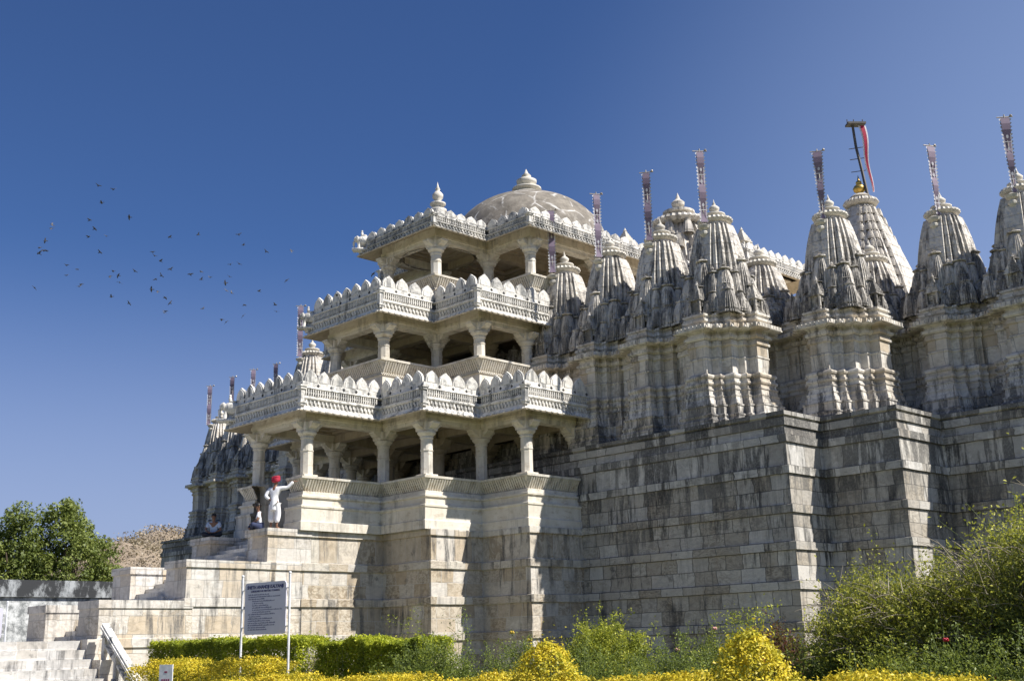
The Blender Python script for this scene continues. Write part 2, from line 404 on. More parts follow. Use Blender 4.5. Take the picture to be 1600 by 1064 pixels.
# ------------------------------------------------------------------ temple
def ratha(a, b, c, k=1.):
    h = [(-c, -c), (-.60*c, -c), (-.60*c, -c-.24), (-b-.04, -c-.24), (-b-.04, -a)]
    s = h+[(-x, y) for x, y in h[::-1]][:-1]
    out = []
    for q in range(4):
        cs, sn = [(1, 0), (0, 1), (-1, 0), (0, -1)][q]
        out += [(k*(x*cs-y*sn), k*(x*sn+y*cs)) for x, y in s]
    return out
RIB = []
for q in range(4):
    cs, sn = [(1, 0), (0, 1), (-1, 0), (0, -1)][q]
    for x, y in [(-.78, -.78), (-.60, -.78), (-.60, -.72), (-.56, -.72), (-.56, -.90), (-.42, -.90), (-.42, -.83), (-.37, -.83), (-.37, -1), (.37, -1), (.37, -.83), (.42, -.83), (.42, -.90), (.56, -.90), (.56, -.72), (.60, -.72), (.60, -.78)]:
        RIB.append((x*cs-y*sn, x*sn+y*cs))
def curve(r0, r1, z0, z1, n, p=1.9, joints=True):
    out = []
    for i in range(n):
        t0, t1 = i/n, (i+1)/n
        fa = r1+(r0-r1)*(1-t0**p); fb = r1+(r0-r1)*(1-t1**p)
        za = z0+(z1-z0)*t0; zb = z0+(z1-z0)*t1
        out += [(fa, za), (fb+.0, zb-.035*(z1-z0)/n)]
        if joints: out += [(fb*.965, zb-.03*(z1-z0)/n), (fb*.965, zb)]
    return out
def cap_profile(r, z, fin=True):
    """ribbed cushion stone and pot finial, radius r, base height z: returns lathe profiles"""
    am = [(r*.62, z), (r*.62, z+r*.12), (r*1.02, z+r*.2), (r*1.18, z+r*.36), (r*1.1, z+r*.52), (r*.8, z+r*.6)]
    up = [(r*.8, z+r*.6), (r*.5, z+r*.66), (r*.5, z+r*.74), (r*.72, z+r*.8), (r*.72, z+r*.9), (r*.36, z+r*1.0), (r*.2, z+r*1.05), (r*.2, z+r*1.1), (r*.34, z+r*1.22), (r*.36, z+r*1.38), (r*.22, z+r*1.52), (r*.1, z+r*1.6), (r*.12, z+r*1.66), (r*.05, z+r*1.8), (0, z+r*2.05)]
    return am, up
def mini(r=.36, h=1.5, n=5):
    """small engaged spirelet, base at z=0"""
    m = MB()
    m.rings(RIB, [(r*1.12, 0), (r*1.12, .06), (r*.98, .08), (r*1.1, .12), (r*1.1, .17), (r*.95, .2)])
    m.rings(RIB, curve(r*.98, r*.48, .2, h*.78, n, 2.1, False))
    am, up = cap_profile(r*.55, h*.78)
    m.lathe(0, 0, am[1:], 12, .06, 12); m.lathe(0, 0, up[2:4]+up[6:], 8)
    return m
def bell(r=.26, h=.8):
    m = MB()
    m.rings(RIB, [(r*1.2, 0), (r*1.2, .07), (r, .09), (r*1.1, .14), (r*1.02, .3), (r*.9, h*.6), (r*.62, h*.88), (r*.7, h*.9), (r*.7, h*.94), (r*.3, h*.96), (r*.2, h*1.05), (.01, h*1.2)])
    return m
def kiosk(w=.34):
    m = MB()
    m.box(-w, -w, 0, w, w, .12); m.box(-w*.85, -w*.85, .12, w*.85, w*.85, .22)
    for sx in (-1, 1):
        for sy in (-1, 1): m.box(sx*w*.8-.05, sy*w*.8-.05, .22, sx*w*.8+.05, sy*w*.8+.05, .72)
    m.box(-w*.62, -w*.62, .22, w*.62, w*.62, .72)
    z = .72
    for i, k in enumerate((1.12, .98, .82, .64, .46, .28)):
        m.box(-w*k, -w*k, z, w*k, w*k, z+.07); m.box(-w*k*.86, -w*k*.86, z+.07, w*k*.86, w*k*.86, z+.12); z += .12
    m.lathe(0, 0, [(w*.2, z), (w*.3, z+.05), (w*.2, z+.1), (.02, z+.22)], 8)
    return m
WALLP = [(.40, 8.55), (.40, 8.76), (.34, 8.82), (.34, 8.88), (.36, 8.9), (.36, 8.95), (.30, 8.98), (.28, 9.22), (.31, 9.24), (.31, 9.30), (.24, 9.32), (.22, 9.44), (.19, 9.5), (.19, 9.57), (.205, 9.585), (.205, 9.62), (.16, 9.64), (.14, 9.8), (.17, 9.82), (.17, 9.86), (.13, 9.88), (.12, 9.92), (.12, 9.99), (.16, 10.01), (.18, 10.06), (.16, 10.12), (.11, 10.14), (.11, 10.24),
         (.15, 10.26), (.17, 10.32), (.14, 10.38), (.04, 10.41), (.0, 10.46), (.0, 10.93), (.025, 10.95), (.025, 10.99), (0, 11.01), (.0, 11.38), (.06, 11.41), (.06, 11.5), (.03, 11.53), (.03, 11.6), (.13, 11.66), (.13, 11.75), (.05, 11.78), (.05, 11.88), (.14, 11.92), (.36, 11.90), (.40, 11.93), (.36, 12.02), (.12, 12.14), (.08, 12.16), (.08, 12.22), (.15, 12.26), (.15, 12.34), (.06, 12.37), (.06, 12.44), (.12, 12.47), (.12, 12.54), (.0, 12.58)]

def tower_meshes():
    """a shrine: lower wall, spire with its spirelets; local origin at the axis, z is world z"""
    w = MB(); P = ratha(1.6, .3, 1.0); w.sweep(P, WALLP, True); w.cap(P, 12.57)
    # scalloped drip stones along the cornice
    for c, u, st in resample(P, .33, .17, True):
        w.obox(c, u, st*.42, .075, 11.945, 12.075)
    wall = w.mesh('shrine_wall', M['wall'])
    s = MB()
    s.rings(RIB, [(1.1, 12.5), (1.1, 12.8)]+curve(1.06, .63, 12.8, 16.12, 8, 2.5))
    s.lathe(0, 0, [(.64, 16.12), (.5, 16.14), (.46, 16.3)], 20)
    mn = mini(.42, 2.2, 6); m2 = mini(.30, 1.45, 4); m3 = mini(.25, 1.15, 4); bl = bell(.24, .75); kk = kiosk(.3)
    for q in range(4):
        th = q*math.pi/2; cs, sn = math.cos(th), math.sin(th)
        def at(x, y): return (x*cs-y*sn, x*sn+y*cs)
        def A(o, x, y, z, sc=1., r=0.):
            px, py = at(x, y); s.add(o, (px, py, z), sc, th+r)
        A(mn, 0, -.93, 13.2, (.92, .92, .80)); A(m2, 0, -1.22, 12.85, (1., 1., .66)); A(kk, 0, -1.38, 12.5, .8)
        A(m2, -.74, -.74, 12.95, (1.2, 1.2, 1.08)); A(bl, -1.0, -1.0, 12.5, 1.25); A(m3, -.86, -.86, 12.75, (1.1, 1.1, .95))
        for sg in (-1, 1):
            A(m2, sg*.44, -.98, 13.0, (.85, .85, .95)); A(m3, sg*.5, -1.16, 12.6, (.92, .92, .8)); A(bl, sg*.36, -1.3, 12.5, .72)
            A(bl, sg*.74, -1.1, 12.5, .82); A(m3, sg*.72, -.95, 12.7, (.8, .8, .85))
    body = s.mesh('shrine_spire', M['spire'])
    # stone bracket that carries the flag pole (west face)
    b = MB(); b.lathe(-.72, 0, [(.05, 15.62), (.15, 15.72), (.16, 15.8), (.08, 15.88), (.2, 15.95), (.24, 16.04), (.1, 16.1), (.0, 16.1)], 10); b.box(-.76, -.06, 15.5, -.4, .06, 15.72)
    br = b.mesh('pole_bracket', M['pale'])
    am, up = cap_profile(.53, 16.18)
    a = MB(); a.lathe(0, 0, am, 48, .05, 24); amal = a.mesh('ribbed_cushion', M['pale'])
    k = MB(); k.lathe(0, 0, up, 14); fin = k.mesh('finial', M['pale'], True)
    return wall, body, br, amal, fin
def flag_meshes():
    p = MB(); p.tube([(0, 0, 16.0), (0, 0, 18.95)], .022, 6); p.tube([(-.18, .18, 18.86), (.2, -.2, 18.86)], .02, 5)
    p.ball((.16, -.16, 18.9), .05, 6, 4)
    pole = p.mesh('pole', M['pole'])
    t = NT('banner_cloth'); uv = t.N('ShaderNodeTexCoord').outputs['UV']
    n = t.noise(uv, 6, 3); col = t.mix(n, (.15, .11, .16), (.25, .19, .25)); t.l.new(col, t.b.inputs['Base Color']); t.b.inputs['Roughness'].default_value = .7
    white = plain('banner_white', (.55, .54, .56), .7)
    def banner(w0, w1):
        b = MB(); u = (.7071, -.7071); n = (-.7071, -.7071); k = 12; H = 2.65
        for i in range(k):
            za, zb = 18.82-H*i/k, 18.82-H*(i+1)/k; wa = w0+(w1-w0)*i/k; wb = w0+(w1-w0)*(i+1)/k
            ba, bb = .045*math.sin(i*1.1), .045*math.sin((i+1)*1.1)
            for f in (.03, .045):
                P = [(u[0]*-wa+n[0]*(f+ba), u[1]*-wa+n[1]*(f+ba), za), (u[0]*wa+n[0]*(f+ba), u[1]*wa+n[1]*(f+ba), za), (u[0]*wb+n[0]*(f+bb), u[1]*wb+n[1]*(f+bb), zb), (u[0]*-wb+n[0]*(f+bb), u[1]*-wb+n[1]*(f+bb), zb)]
                b.quad(P if f > .04 else P[::-1], [(0, za), (.3, za), (.3, zb), (0, zb)])
        t_ = MB()
        for i in range(20):
            z = 18.8-H*i/20; w = w0+(w1-w0)*i/20
            for sgn in (-1, 1):
                x = sgn*w; t_.quad([(u[0]*x+n[0]*.05, u[1]*x+n[1]*.05, z), (u[0]*(x+sgn*.06)+n[0]*.07, u[1]*(x+sgn*.06)+n[1]*.07, z-.05), (u[0]*x+n[0]*.05, u[1]*x+n[1]*.05, z-.115)])
                t_.quad([(u[0]*x+n[0]*.052, u[1]*x+n[1]*.052, z), (u[0]*x+n[0]*.052, u[1]*x+n[1]*.052, z-.12), (u[0]*(x-sgn*.025)+n[0]*.052, u[1]*(x-sgn*.025)+n[1]*.052, z-.12), (u[0]*(x-sgn*.025)+n[0]*.052, u[1]*(x-sgn*.025)+n[1]*.052, z)])
        for i in range(1, 6):
            z = 18.82-H*i/6; w = w0+(w1-w0)*i/6
            t_.quad([(u[0]*-w+n[0]*.054, u[1]*-w+n[1]*.054, z), (u[0]*w+n[0]*.054, u[1]*w+n[1]*.054, z), (u[0]*w+n[0]*.054, u[1]*w+n[1]*.054, z+.025), (u[0]*-w+n[0]*.054, u[1]*-w+n[1]*.054, z+.025)])
            z += .2
            t_.quad([(u[0]*.04*math.cos(a)+n[0]*.056, u[1]*.045*math.cos(a)+n[1]*.056, z+.07*math.sin(a)) for a in np.linspace(0, 6.28, 9)[:-1]])
        return b.mesh('banner', t.m), t_.mesh('white_trim', white)
    return pole, banner(.125, .115), banner(.155, .06)

# stepped grid of the entrance porch; mirrored about y = 35.95
GX = [23.35, 26.75, 29.4, 32.3]; GY = [34.4, 31.9, 29.5]; AX = 35.95
my = lambda y: 2*AX-y
L1 = [(32.6, my(29.5)), (29.4, my(29.5)), (29.4, my(31.9)), (26.75, my(31.9)), (26.75, my(34.4)), (23.35, my(34.4)), (23.35, 34.4), (26.75, 34.4), (26.75, 31.9), (29.4, 31.9), (29.4, 29.5), (32.6, 29.5)]
L2 = [(34.4, my(31.9)), (29.4, my(31.9)), (29.4, my(34.4)), (26.75, my(34.4)), (26.75, 34.4), (29.4, 34.4), (29.4, 31.9), (32.7, 31.9)]
L3 = [(41.6, my(31.9)), (32.3, my(31.9)), (32.3, my(34.4)), (29.4, my(34.4)), (29.4, 34.4), (32.3, 34.4), (32.3, 31.9), (41.6, 31.9)]

def merlon_mesh(h=.50, w=.285):
    m = MB(); o = [(-w, 0), (-w, h*.22), (-w*.95, h*.42), (-w*.8, h*.62), (-w*.52, h*.8), (-w*.2, h*.92), (0, h*1.02), (w*.2, h*.92), (w*.52, h*.8), (w*.8, h*.62), (w*.95, h*.42), (w, h*.22), (w, 0)]
    for r, y0, y1 in ((1., -.03, .06), (.8, -.06, -.03)):
        fr = [(x*r, y0, z*r+(0 if r == 1 else .04)) for x, z in o]; bk = [(x*r, y1, z*r+(0 if r == 1 else .04)) for x, z in o]
        m.quad(fr[::-1][::-1]); m.quad(bk[::-1])
        for i in range(len(o)):
            j = (i+1) % len(o); m.quad([fr[i], bk[i], bk[j], fr[j]])
    return m

def parapet(T, poly, zl, k, mer, first):
    """carved band and merlons above an eave lip at zl (k = vertical scale)"""
    z = lambda a: zl+a*k
    e = MB()
    ep = [(-.30, zl+.36), (.20, zl+.36), (.95, zl), (.97, zl+.05)]
    e.sweep(poly, ep, False)
    # small round ends of the roofing stones along the lip
    ev = e.build('eave', M['eave'], T)
    p = MB()
    prof = [(.97, z(.05)), (.86, z(.10)), (.80, z(.22)), (.80, z(.24)), (.76, z(.25)), (.76, z(.46)), (.80, z(.47)), (.83, z(.50)), (.83, z(.55)), (.78, z(.57)), (.78, z(.60)), (.73, z(.61)), (.73, z(.84)), (.78, z(.85)), (.81, z(.88)), (.78, z(.92)), (.70, z(.94)), (.70, z(1.13)), (.60, z(1.13)), (.55, zl+.36), (0, zl+.36)]
    p.sweep(poly, prof, False)
    for c, u, st in resample(poly, .775, .10, False, .12): p.obox(c, u, .022, .022, z(.62), z(.84))
    dk_ = MB(); dk_.sweep(poly, [(.733, z(.63)), (.733, z(.83))], False)  # dark strip painted in for the shaded interior behind the lattice bars
    for c, u, st in resample(poly, .762, 1.2, False, .1): p.obox(c, u, st/2, .012, z(.71), z(.74))
    for i, (c, u, st) in enumerate(resample(poly, .79, .17, False, .1)):
        p.obox(c, u, .03, .022, z(.34), z(.45)); p.obox((c[0]+u[0]*.05, c[1]+u[1]*.05), u, .03, .022, z(.27), z(.36))
    for c, u, st in resample(poly, .93, .3, False, .0): p.obox(c, u, .05, .05, zl+.04, zl+.085)
    pp = p.build('parapet', M['white'], T)
    dk_.build('lattice_shade_strip', M['lattice_shade'], pp)
    # corner posts
    tmp = MB(); mit = tmp.sweep(poly, [(0, 0), (0, 1)], False); cp = MB()
    for i in range(1, len(poly)-1):
        a, b, c = poly[i-1], poly[i], poly[i+1]
        cr = (b[0]-a[0])*(c[1]-b[1])-(b[1]-a[1])*(c[0]-b[0])
        if cr > 0:
            x, y = b[0]+mit[i][0]*.80, b[1]+mit[i][1]*.80
            cp = MB()
            for r, z0, z1 in ((.10, .22, .3), (.13, .3, .36), (.08, .36, .8), (.12, .8, .88), (.15, .88, .94)): cp.box(x-r, y-r, z(z0), x+r, y+r, z(z1))
            cp.build('corner_post', M['white'], pp)
    me = mer.mesh('merlon', M['white']) if not isinstance(mer, bpy.types.Mesh) else mer
    for c, u, st in resample(poly, .65, .60, False, .04):
        rz = math.atan2(u[1], u[0])
        put('merlon', me, pp, (c[0], c[1], z(1.10)-random.uniform(0, .02)), rz+random.gauss(0, .02), (st/.6, 1, k*random.uniform(.95, 1.03)))
    return me

def seatwall(T, poly, zt, zb, wide):
    """outward leaning seat back with ribs on a moulded wall, top at zt, bottom at zb"""
    b = MB()
    q = [(wide, zb), (wide, zb+.3), (wide-.05, zb+.33), (wide-.05, zt-1.12), (wide-.02, zt-1.09), (wide-.02, zt-1.02), (wide-.16, zt-.98), (wide-.16, zt-.76), (wide-.10, zt-.73), (wide-.10, zt-.66), (wide-.2, zt-.63), (wide-.2, zt-.52)] if wide > .4 else [(wide, zb), (wide, zt-.62), (wide+.05, zt-.6), (wide+.05, zt-.56), (wide-.02, zt-.53)]
    b.sweep(poly, q+[(.32, zt-.5), (.30, zt-.47), (.50, zt-.08), (.55, zt-.08), (.56, zt), (.0, zt), (-.05, zt-.1), (-.05, zb)], False)
    for c, u, st in resample(poly, .325, .115, False, .0):
        b.obox(c, u, .032, .02, zt-.47, zt-.09, .19)
    for c, u, st in resample(poly, .34 if wide > .4 else .33, .09, False, .0):
        b.obox(c, u, .02, .02, zt-.60, zt-.51)
    return b.build('seat_wall', M['porch'], T)

def column_mesh(zb, zcol, ztop, r, mat):
    m = MB(); q = r
    m.box(-q*1.25, -q*1.25, zb, q*1.25, q*1.25, zb+.1)
    m.lathe(0, 0, [(q*1.05, zb+.1), (q*1.0, zb+.16), (q, zb+(zcol-zb)*.62), (q*1.08, zb+(zcol-zb)*.63), (q*1.08, zb+(zcol-zb)*.66), (q*.96, zb+(zcol-zb)*.67)], 8, rot=math.pi/8)
    m.lathe(0, 0, [(q*.96, zb+(zcol-zb)*.67), (q*.95, zcol-.12), (q*1.1, zcol-.1), (q*1.1, zcol-.05), (q*1.0, zcol-.03)], 16)
    m.lathe(0, 0, [(q*1.0, zcol-.03), (q*1.35, zcol+.04), (q*1.5, zcol+.08), (q*1.5, zcol+.14), (q*1.15, zcol+.16), (0, zcol+.16)], 16)
    H = ztop-zcol-.16
    for ax in (0, 1):
        for sg in (-1, 1):
            pr = [(q*.3, 0.), (q*1.15, .0), (q*1.5, .1*H/.3), (q*1.9, .13*H/.3), (q*2.3, H-.09), (q*2.5, H-.07), (q*2.5, H)]
            for i in range(len(pr)-1):
                (a, za), (b_, zb_) = pr[i], pr[i+1]; w = q*.72
                def pt(l, s_, zz): return (sg*l, s_, zcol+.16+zz) if ax == 0 else (s_, sg*l, zcol+.16+zz)
                m.quad([pt(a, -w, za), pt(b_, -w, zb_), pt(b_, w, zb_), pt(a, w, za)])
                for s_ in (-w, w): m.quad([pt(0, s_, za), pt(a, s_, za), pt(b_, s_, zb_), pt(0, s_, zb_)])
    m.box(-q*1.25, -q*1.25, zcol+.16, q*1.25, q*1.25, ztop)
    return m.mesh('column', mat)

def elephant(s=1.):
    m = MB()
    m.box(-.55, -.2, -.12, .5, .2, 0)
    m.ball((0, 0, .43), (.38, .21, .25), 12, 8)
    m.ball((-.36, 0, .50), (.15, .12, .16), 10, 7); m.tube([(-.42, 0, .50), (-.50, 0, .36), (-.50, 0, .18), (-.46, 0, .05)], [.085, .065, .05, .04], 7)
    for sx in (-.22, .22):
        for sy in (-.11, .11): m.tube([(sx, sy, .4), (sx, sy, 0)], [.085, .075], 7)
    for sy in (-1, 1): m.ball((-.3, sy*.15, .52), (.09, .03, .13), 8, 5)
    m.tube([(.34, 0, .5), (.4, 0, .3), (.38, 0, .15)], [.03, .02, .02], 5)
    m.ball((.02, 0, .68), (.16, .14, .06), 8, 5); m.ball((-.08, 0, .78), (.07, .07, .12), 7, 5); m.ball((-.08, 0, .92), .055, 7, 5)
    return m

def courses(bands, h, top):
    zs = [0.]; vs2 = [0.]
    for z in bands:
        n = max(1, round((z-zs[-1])/.5)); vs2.append(vs2[-1]+n*h); zs.append(z); vs2.append(vs2[-1]+h); zs.append(z+.265)
    zs.append(top); vs2.append(vs2[-1]+h)
    return lambda z: float(np.interp(z, zs, vs2))
def temple():
    T = empty('temple', (32, 36, 0), 'three-storeyed carved white marble temple with pillared porch, domes and clustered spires', 'temple')
    # --- high plinth of the main body
    W = [(80, 8), (80, 70), (36.75, 70), (36.75, 55.3), (33.8, 55.3), (33.8, 52.6), (31.68, 52.6), (31.68, 20.25), (33.8, 20.25), (33.8, 17.55), (36.75, 17.55), (36.75, 8)]
    bands = [(1.83, .285), (3.05, .24), (4.24, .195), (5.38, .15), (6.6, .10), (7.6, .06), (8.14, .035)]
    prof = [(.33, 0.)]; prev = .33
    for z, o in bands:
        prof += [(prev-.03, z), (prev+.035, z+.005), (prev+.035, z+.25), (o, z+.27)]; prev = o
    top = prof[:-1]+[(.035, 8.42), (.06, 8.44), (.13, 8.47), (.13, 8.6), (-1.5, 8.62)]
    m = MB(); mt = m.sweep(W, top, True, courses([b_[0] for b_ in bands], .45, 8.6)); m.cap(W, 8.615)
    m.build('plinth', M['plinth'], T)
    # --- porch plinth
    Pp = [(32.2, my(28.87)), (28.83, my(28.87)), (28.83, my(31.29)), (26.42, my(31.29)), (26.42, my(33.98)), (23.0, my(33.98)), (23.0, 33.98), (26.42, 33.98), (26.42, 31.31), (28.83, 31.31), (28.83, 28.89), (32.2, 28.89)]
    prof = [(.12, 0.)]; prev = .12
    for z, o in ((1.83, .09), (3.03, .055), (4.23, .02)):
        prof += [(prev-.03, z), (prev+.035, z+.005), (prev+.035, z+.25), (o, z+.27)]; prev = o
    prof += [(-.02, 5.37), (.05, 5.375), (.05, 5.6), (-.3, 5.605)]
    m = MB(); m.sweep(Pp, prof, False, courses([1.83, 3.03, 4.23], .42, 5.6)); m.build('porch_plinth', M['porch_base'], T)
    mm = merlon_mesh(); nf = len(mm.f)
    for a, b in ((.055, .018), (.018, .055)): mm.box(.30-a, -.062-b*.05, -.075-b, .30+a, -.03, -.075+b)  # near-black crosses, painted in for the shade inside pierced holes
    mer = mm.mesh('merlon', M['white']); mer.materials.append(M['dark_hole'])
    for i in range(nf, len(mer.polygons)): mer.polygons[i].material_index = 1
    yy = GY[::-1]+[my(y) for y in GY]
    # --- storey 1
    c1 = [(23.35, 34.4), (26.75, 34.4), (26.75, 31.9), (29.4, 31.9), (29.4, 29.5), (31.9, 29.5)]
    c1 += [(x, my(y)) for x, y in c1]
    in1 = [(29.4, 34.4), (29.4, my(34.4)), (31.95, 34.4), (31.95, my(34.4)), (31.95, 31.9), (31.95, my(31.9))]
    c1c = [p for p in c1 if p != (26.75, 34.4) and p != (26.75, my(34.4))]+[(26.75, 34.4), (26.75, my(34.4))]
    # the front is open between the two corner piers: build the seat walls in two runs
    def st(poly, cols, inner, zf, zs, zl, k, wide, back, split=False):
        ztop = zl-.2
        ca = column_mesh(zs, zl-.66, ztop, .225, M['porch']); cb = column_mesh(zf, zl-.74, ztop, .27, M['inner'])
        for x, y in cols: put('column', ca, T, (x, y, 0))
        for x, y in inner: put('column', cb, T, (x, y, 0))
        b = MB(); b.sweep(poly, [(-.2, ztop), (.2, ztop), (.2, ztop+.15), (.24, ztop+.17), (.24, ztop+.28), (.2, ztop+.3), (.2, ztop+.58), (-.2, ztop+.58), (-.2, ztop)], False)
        b.build('beam', M['porch'], T)
        b = MB(); allp = sorted(set((round(x, 2), round(y, 2)) for x, y in cols+inner))
        for y in sorted({p[1] for p in allp}):
            xx = sorted(p[0] for p in allp if p[1] == y)
            for a, c in zip(xx, xx[1:]): b.box(a+.21, y-.17, ztop+.01, c-.21, y+.17, ztop+.5)
        for x in sorted({p[0] for p in allp}):
            y2 = sorted(p[1] for p in allp if p[0] == x)
            for a, c in zip(y2, y2[1:]): b.box(x-.165, a+.21, ztop+.012, x+.165, c-.21, ztop+.49)
        xs = sorted({p[0] for p in allp}); ys = sorted({p[1] for p in allp})
        for x0, x1 in zip(xs, xs[1:]):
            for y0, y1 in zip(ys, ys[1:]):
                if not all((round(x, 2), round(y, 2)) in allp for x in (x0, x1) for y in (y0, y1)): continue
                for g, zz in ((.17, .30), (.42, .37), (.7, .44)):
                    for a in ((x0+g, y0+g, x1-g, y0+g+.27), (x0+g, y1-g-.27, x1-g, y1-g), (x0+g, y0+g+.27, x0+g+.27, y1-g-.27), (x1-g-.27, y0+g+.27, x1-g, y1-g-.27)):
                        if a[2]-a[0] > .05 and a[3]-a[1] > .05: b.box(a[0], a[1], ztop+zz, a[2], a[3], ztop+.54)
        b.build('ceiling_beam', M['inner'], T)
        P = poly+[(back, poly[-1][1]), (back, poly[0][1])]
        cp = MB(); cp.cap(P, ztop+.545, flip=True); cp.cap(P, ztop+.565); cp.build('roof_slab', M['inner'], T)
        fl = MB(); fl.cap(P, zf); fl.build('floor_slab', M['porch'], T)
        if split:
            seatwall(T, poly[:6]+[(23.35, my(34.4)-.45)], zs, zf-.03, wide)
            seatwall(T, [(23.35, 34.85)]+poly[6:], zs, zf-.03, wide)
        else: seatwall(T, poly, zs, zf-.03, wide)
        parapet(T, poly, zl, k, mer, True)
    st(L1, c1c, in1, 5.61, 7.45, 9.6, 1., .60, 32.9, True)
    c2 = [(26.75, 34.4), (29.4, 34.4), (29.4, 31.9), (31.95, 31.9)]; c2 += [(x, my(y)) for x, y in c2]
    in2 = [(31.95, 34.4), (31.95, my(34.4))]
    st(L2, c2, in2, 10.3, 12.15, 13.75, 1., .30, 35.)
    c3 = [(29.4, 34.4), (32.3, 34.4), (32.3, 31.9), (36.3, 31.9), (40.4, 31.9)]; c3 += [(x, my(y)) for x, y in c3]
    in3 = [(36.3, 34.4), (36.3, my(34.4)), (40.4, 34.4), (40.4, my(34.4))]
    st(L3, c3, in3, 14.5, 16.0, 17.75, .66, .30, 41.6)
    # back wall of the porch with the doorway, hall core behind
    b = MB()
    b.box(32.65, 25.5, 5.0, 33.1, 35.0, 10.4); b.box(32.65, 36.9, 5.0, 33.1, 47, 10.4); b.box(32.65, 35.0, 8.3, 33.1, 36.9, 10.4); b.box(34.9, 34.9, 5, 35.1, 37, 8.4)
    for y in (31.0, 33.0, 38.9, 40.9):
        b.box(32.5, y-.16, 5.62, 32.648, y+.16, 9.35)
    b.box(32.52, 29.6, 6.4, 32.645, 42.2, 6.55); b.box(32.52, 29.6, 8.2, 32.645, 42.2, 8.3)
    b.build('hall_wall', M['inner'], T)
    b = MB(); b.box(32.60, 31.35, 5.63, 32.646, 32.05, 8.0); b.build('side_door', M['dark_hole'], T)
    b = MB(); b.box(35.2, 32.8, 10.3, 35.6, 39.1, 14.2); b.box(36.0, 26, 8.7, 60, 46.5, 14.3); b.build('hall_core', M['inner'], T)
    b = MB(); b.box(32.58, 35.05, 5.62, 32.65, 35.2, 8.3); b.box(32.58, 36.7, 5.62, 32.65, 36.85, 8.3); b.box(32.56, 34.95, 8.3, 32.648, 36.95, 8.5); b.build('door_frame', M['porch'], T)
    # walls linking the shrines
    Wi = [(79, 9.4), (79, 69), (38.7, 69), (38.7, 51.9), (35.6, 51.9), (35.6, 48.9), (32.82, 48.9), (32.82, 24.4), (35.5, 24.4), (35.5, 21.45), (38.62, 21.45), (38.62, 9.4)]
    def pil(P):
        out = []
        for i in range(len(P)):
            a, b = P[i], P[(i+1) % len(P)]; L = math.dist(a, b); u = ((b[0]-a[0])/L, (b[1]-a[1])/L); n_ = (u[1], -u[0]); out.append(a)
            if L > 2.5 and (a[0] < 60 or b[0] < 60):
                k = int(L/.85); st_ = L/k
                for j in range(k):
                    d = (j+.5)*st_
                    for e, o_ in ((-.15, 0), (-.15, .09), (.15, .09), (.15, 0)): out.append((a[0]+u[0]*(d+e)+n_[0]*o_, a[1]+u[1]*(d+e)+n_[1]*o_))
        return out
    m = MB(); Wq = pil(Wi); m.sweep(Wq, [(o*.92, z) for o, z in WALLP], True); m.cap(Wi, 12.56)
    for c, u, s_ in resample(Wi, .31, .17, True):
        if c[0] < 60: m.obox(c, u, s_*.42, .075, 11.945, 12.075)
    m.build('shrine_wall', M['wall'], T)
    m = MB(); bl = bell(.33, 1.0); b2 = bell(.2, .62)
    for c, u, s_ in resample(Wi, -.22, .72, True):
        if c[0] < 60: m.add(bl, (c[0], c[1], 12.5), 1., math.atan2(u[1], u[0]))
    m.sweep([(p[0]+(.7 if p[0] < 60 else 0), p[1]+(.7 if p[1] < 36 else -.7)) for p in Wi], [(0, 12.5), (0, 13.35), (.06, 13.38), (.06, 13.5), (-1, 13.52)], True)
    m.build('spirelet_row', M['spire'], T)
    # shrines
    wall, body, br, amal, fin = tower_meshes()
    TW = [(33.6, 31.22), (33.58, 28.72), (33.62, 26.2), (33.6, 23.65), (36.4, 20.6), (39.3, 17.75), (39.25, 14.9), (39.3, 12.1),
          (33.6, 49.2), (33.57, 46.7), (36.4, 52.1), (39.6, 55.1), (39.25, 57.9), (39.2, 60.5), (39.3, 63.2), (39.25, 65.6), (39.3, 67.9)]
    low = [(36.35, 23.7), (39.25, 20.7), (36.35, 49.1)]
    for i, (x, y) in enumerate(TW+low):
        s = 1+((i*37) % 11-5)*.0022; dz = 0 if i < len(TW) else -1.55
        put('shrine_wall', wall, T, (x, y, -.003*(i % 5)), 0, (s, s, 1))
        zs = 1 if not dz else .72
        o = put('shrine_spire', body, T, (x, y, 12.5*(1-zs)), 0, (s, s, zs))
        for nm, me in (('pole_bracket', br), ('ribbed_cushion', amal), ('finial', fin)):
            if dz and nm == 'pole_bracket': continue
            q = put(nm, me, o, (x, y, dz+(.0 if not dz else .48)), 0, 1.)
    # domes
    def dome(cx, cy, zb, R, H, nm):
        m = MB(); m.lathe(cx, cy, [(R*1.06, zb-.6), (R*1.06, zb-.1), (R*1.12, zb-.06), (R*1.12, zb+.05), (R*1.0, zb+.08)]+[(R*math.cos(t*math.pi/2)**.92, zb+.08+H*math.sin(t*math.pi/2)) for t in np.linspace(0, .97, 16)], 56)
        o = m.build('dome', M['dome'], T, True)
        z = zb+H
        f = MB(); q = R*.1+.08
        f.lathe(cx, cy, [(q*1.9, z-.12), (q*1.9, z+.0), (q*1.5, z+.04), (q*1.7, z+.12), (q*1.7, z+.2), (q*.9, z+.28), (q*.9, z+.36), (q*1.5, z+.42), (q*1.5, z+.5), (q*.7, z+.56), (q*.5, z+.62), (q*1.0, z+.74), (q*1.05, z+.9), (q*.6, z+1.02), (q*.3, z+1.08), (q*.5, z+1.14), (q*.2, z+1.28), (0, z+1.5)], 18)
        put('finial', f.mesh('finial', M['pale'], True), o)
        return o
    dome(36.3, 35.95, 18.6, 3.75, 3.05, 'big'); dome(30.85, 35.95, 18.1, 1.45, 1.45, 'small')
    # elephants at the outer corners of the three parapets
    em = elephant().mesh('elephant_figure', M['white'], True)
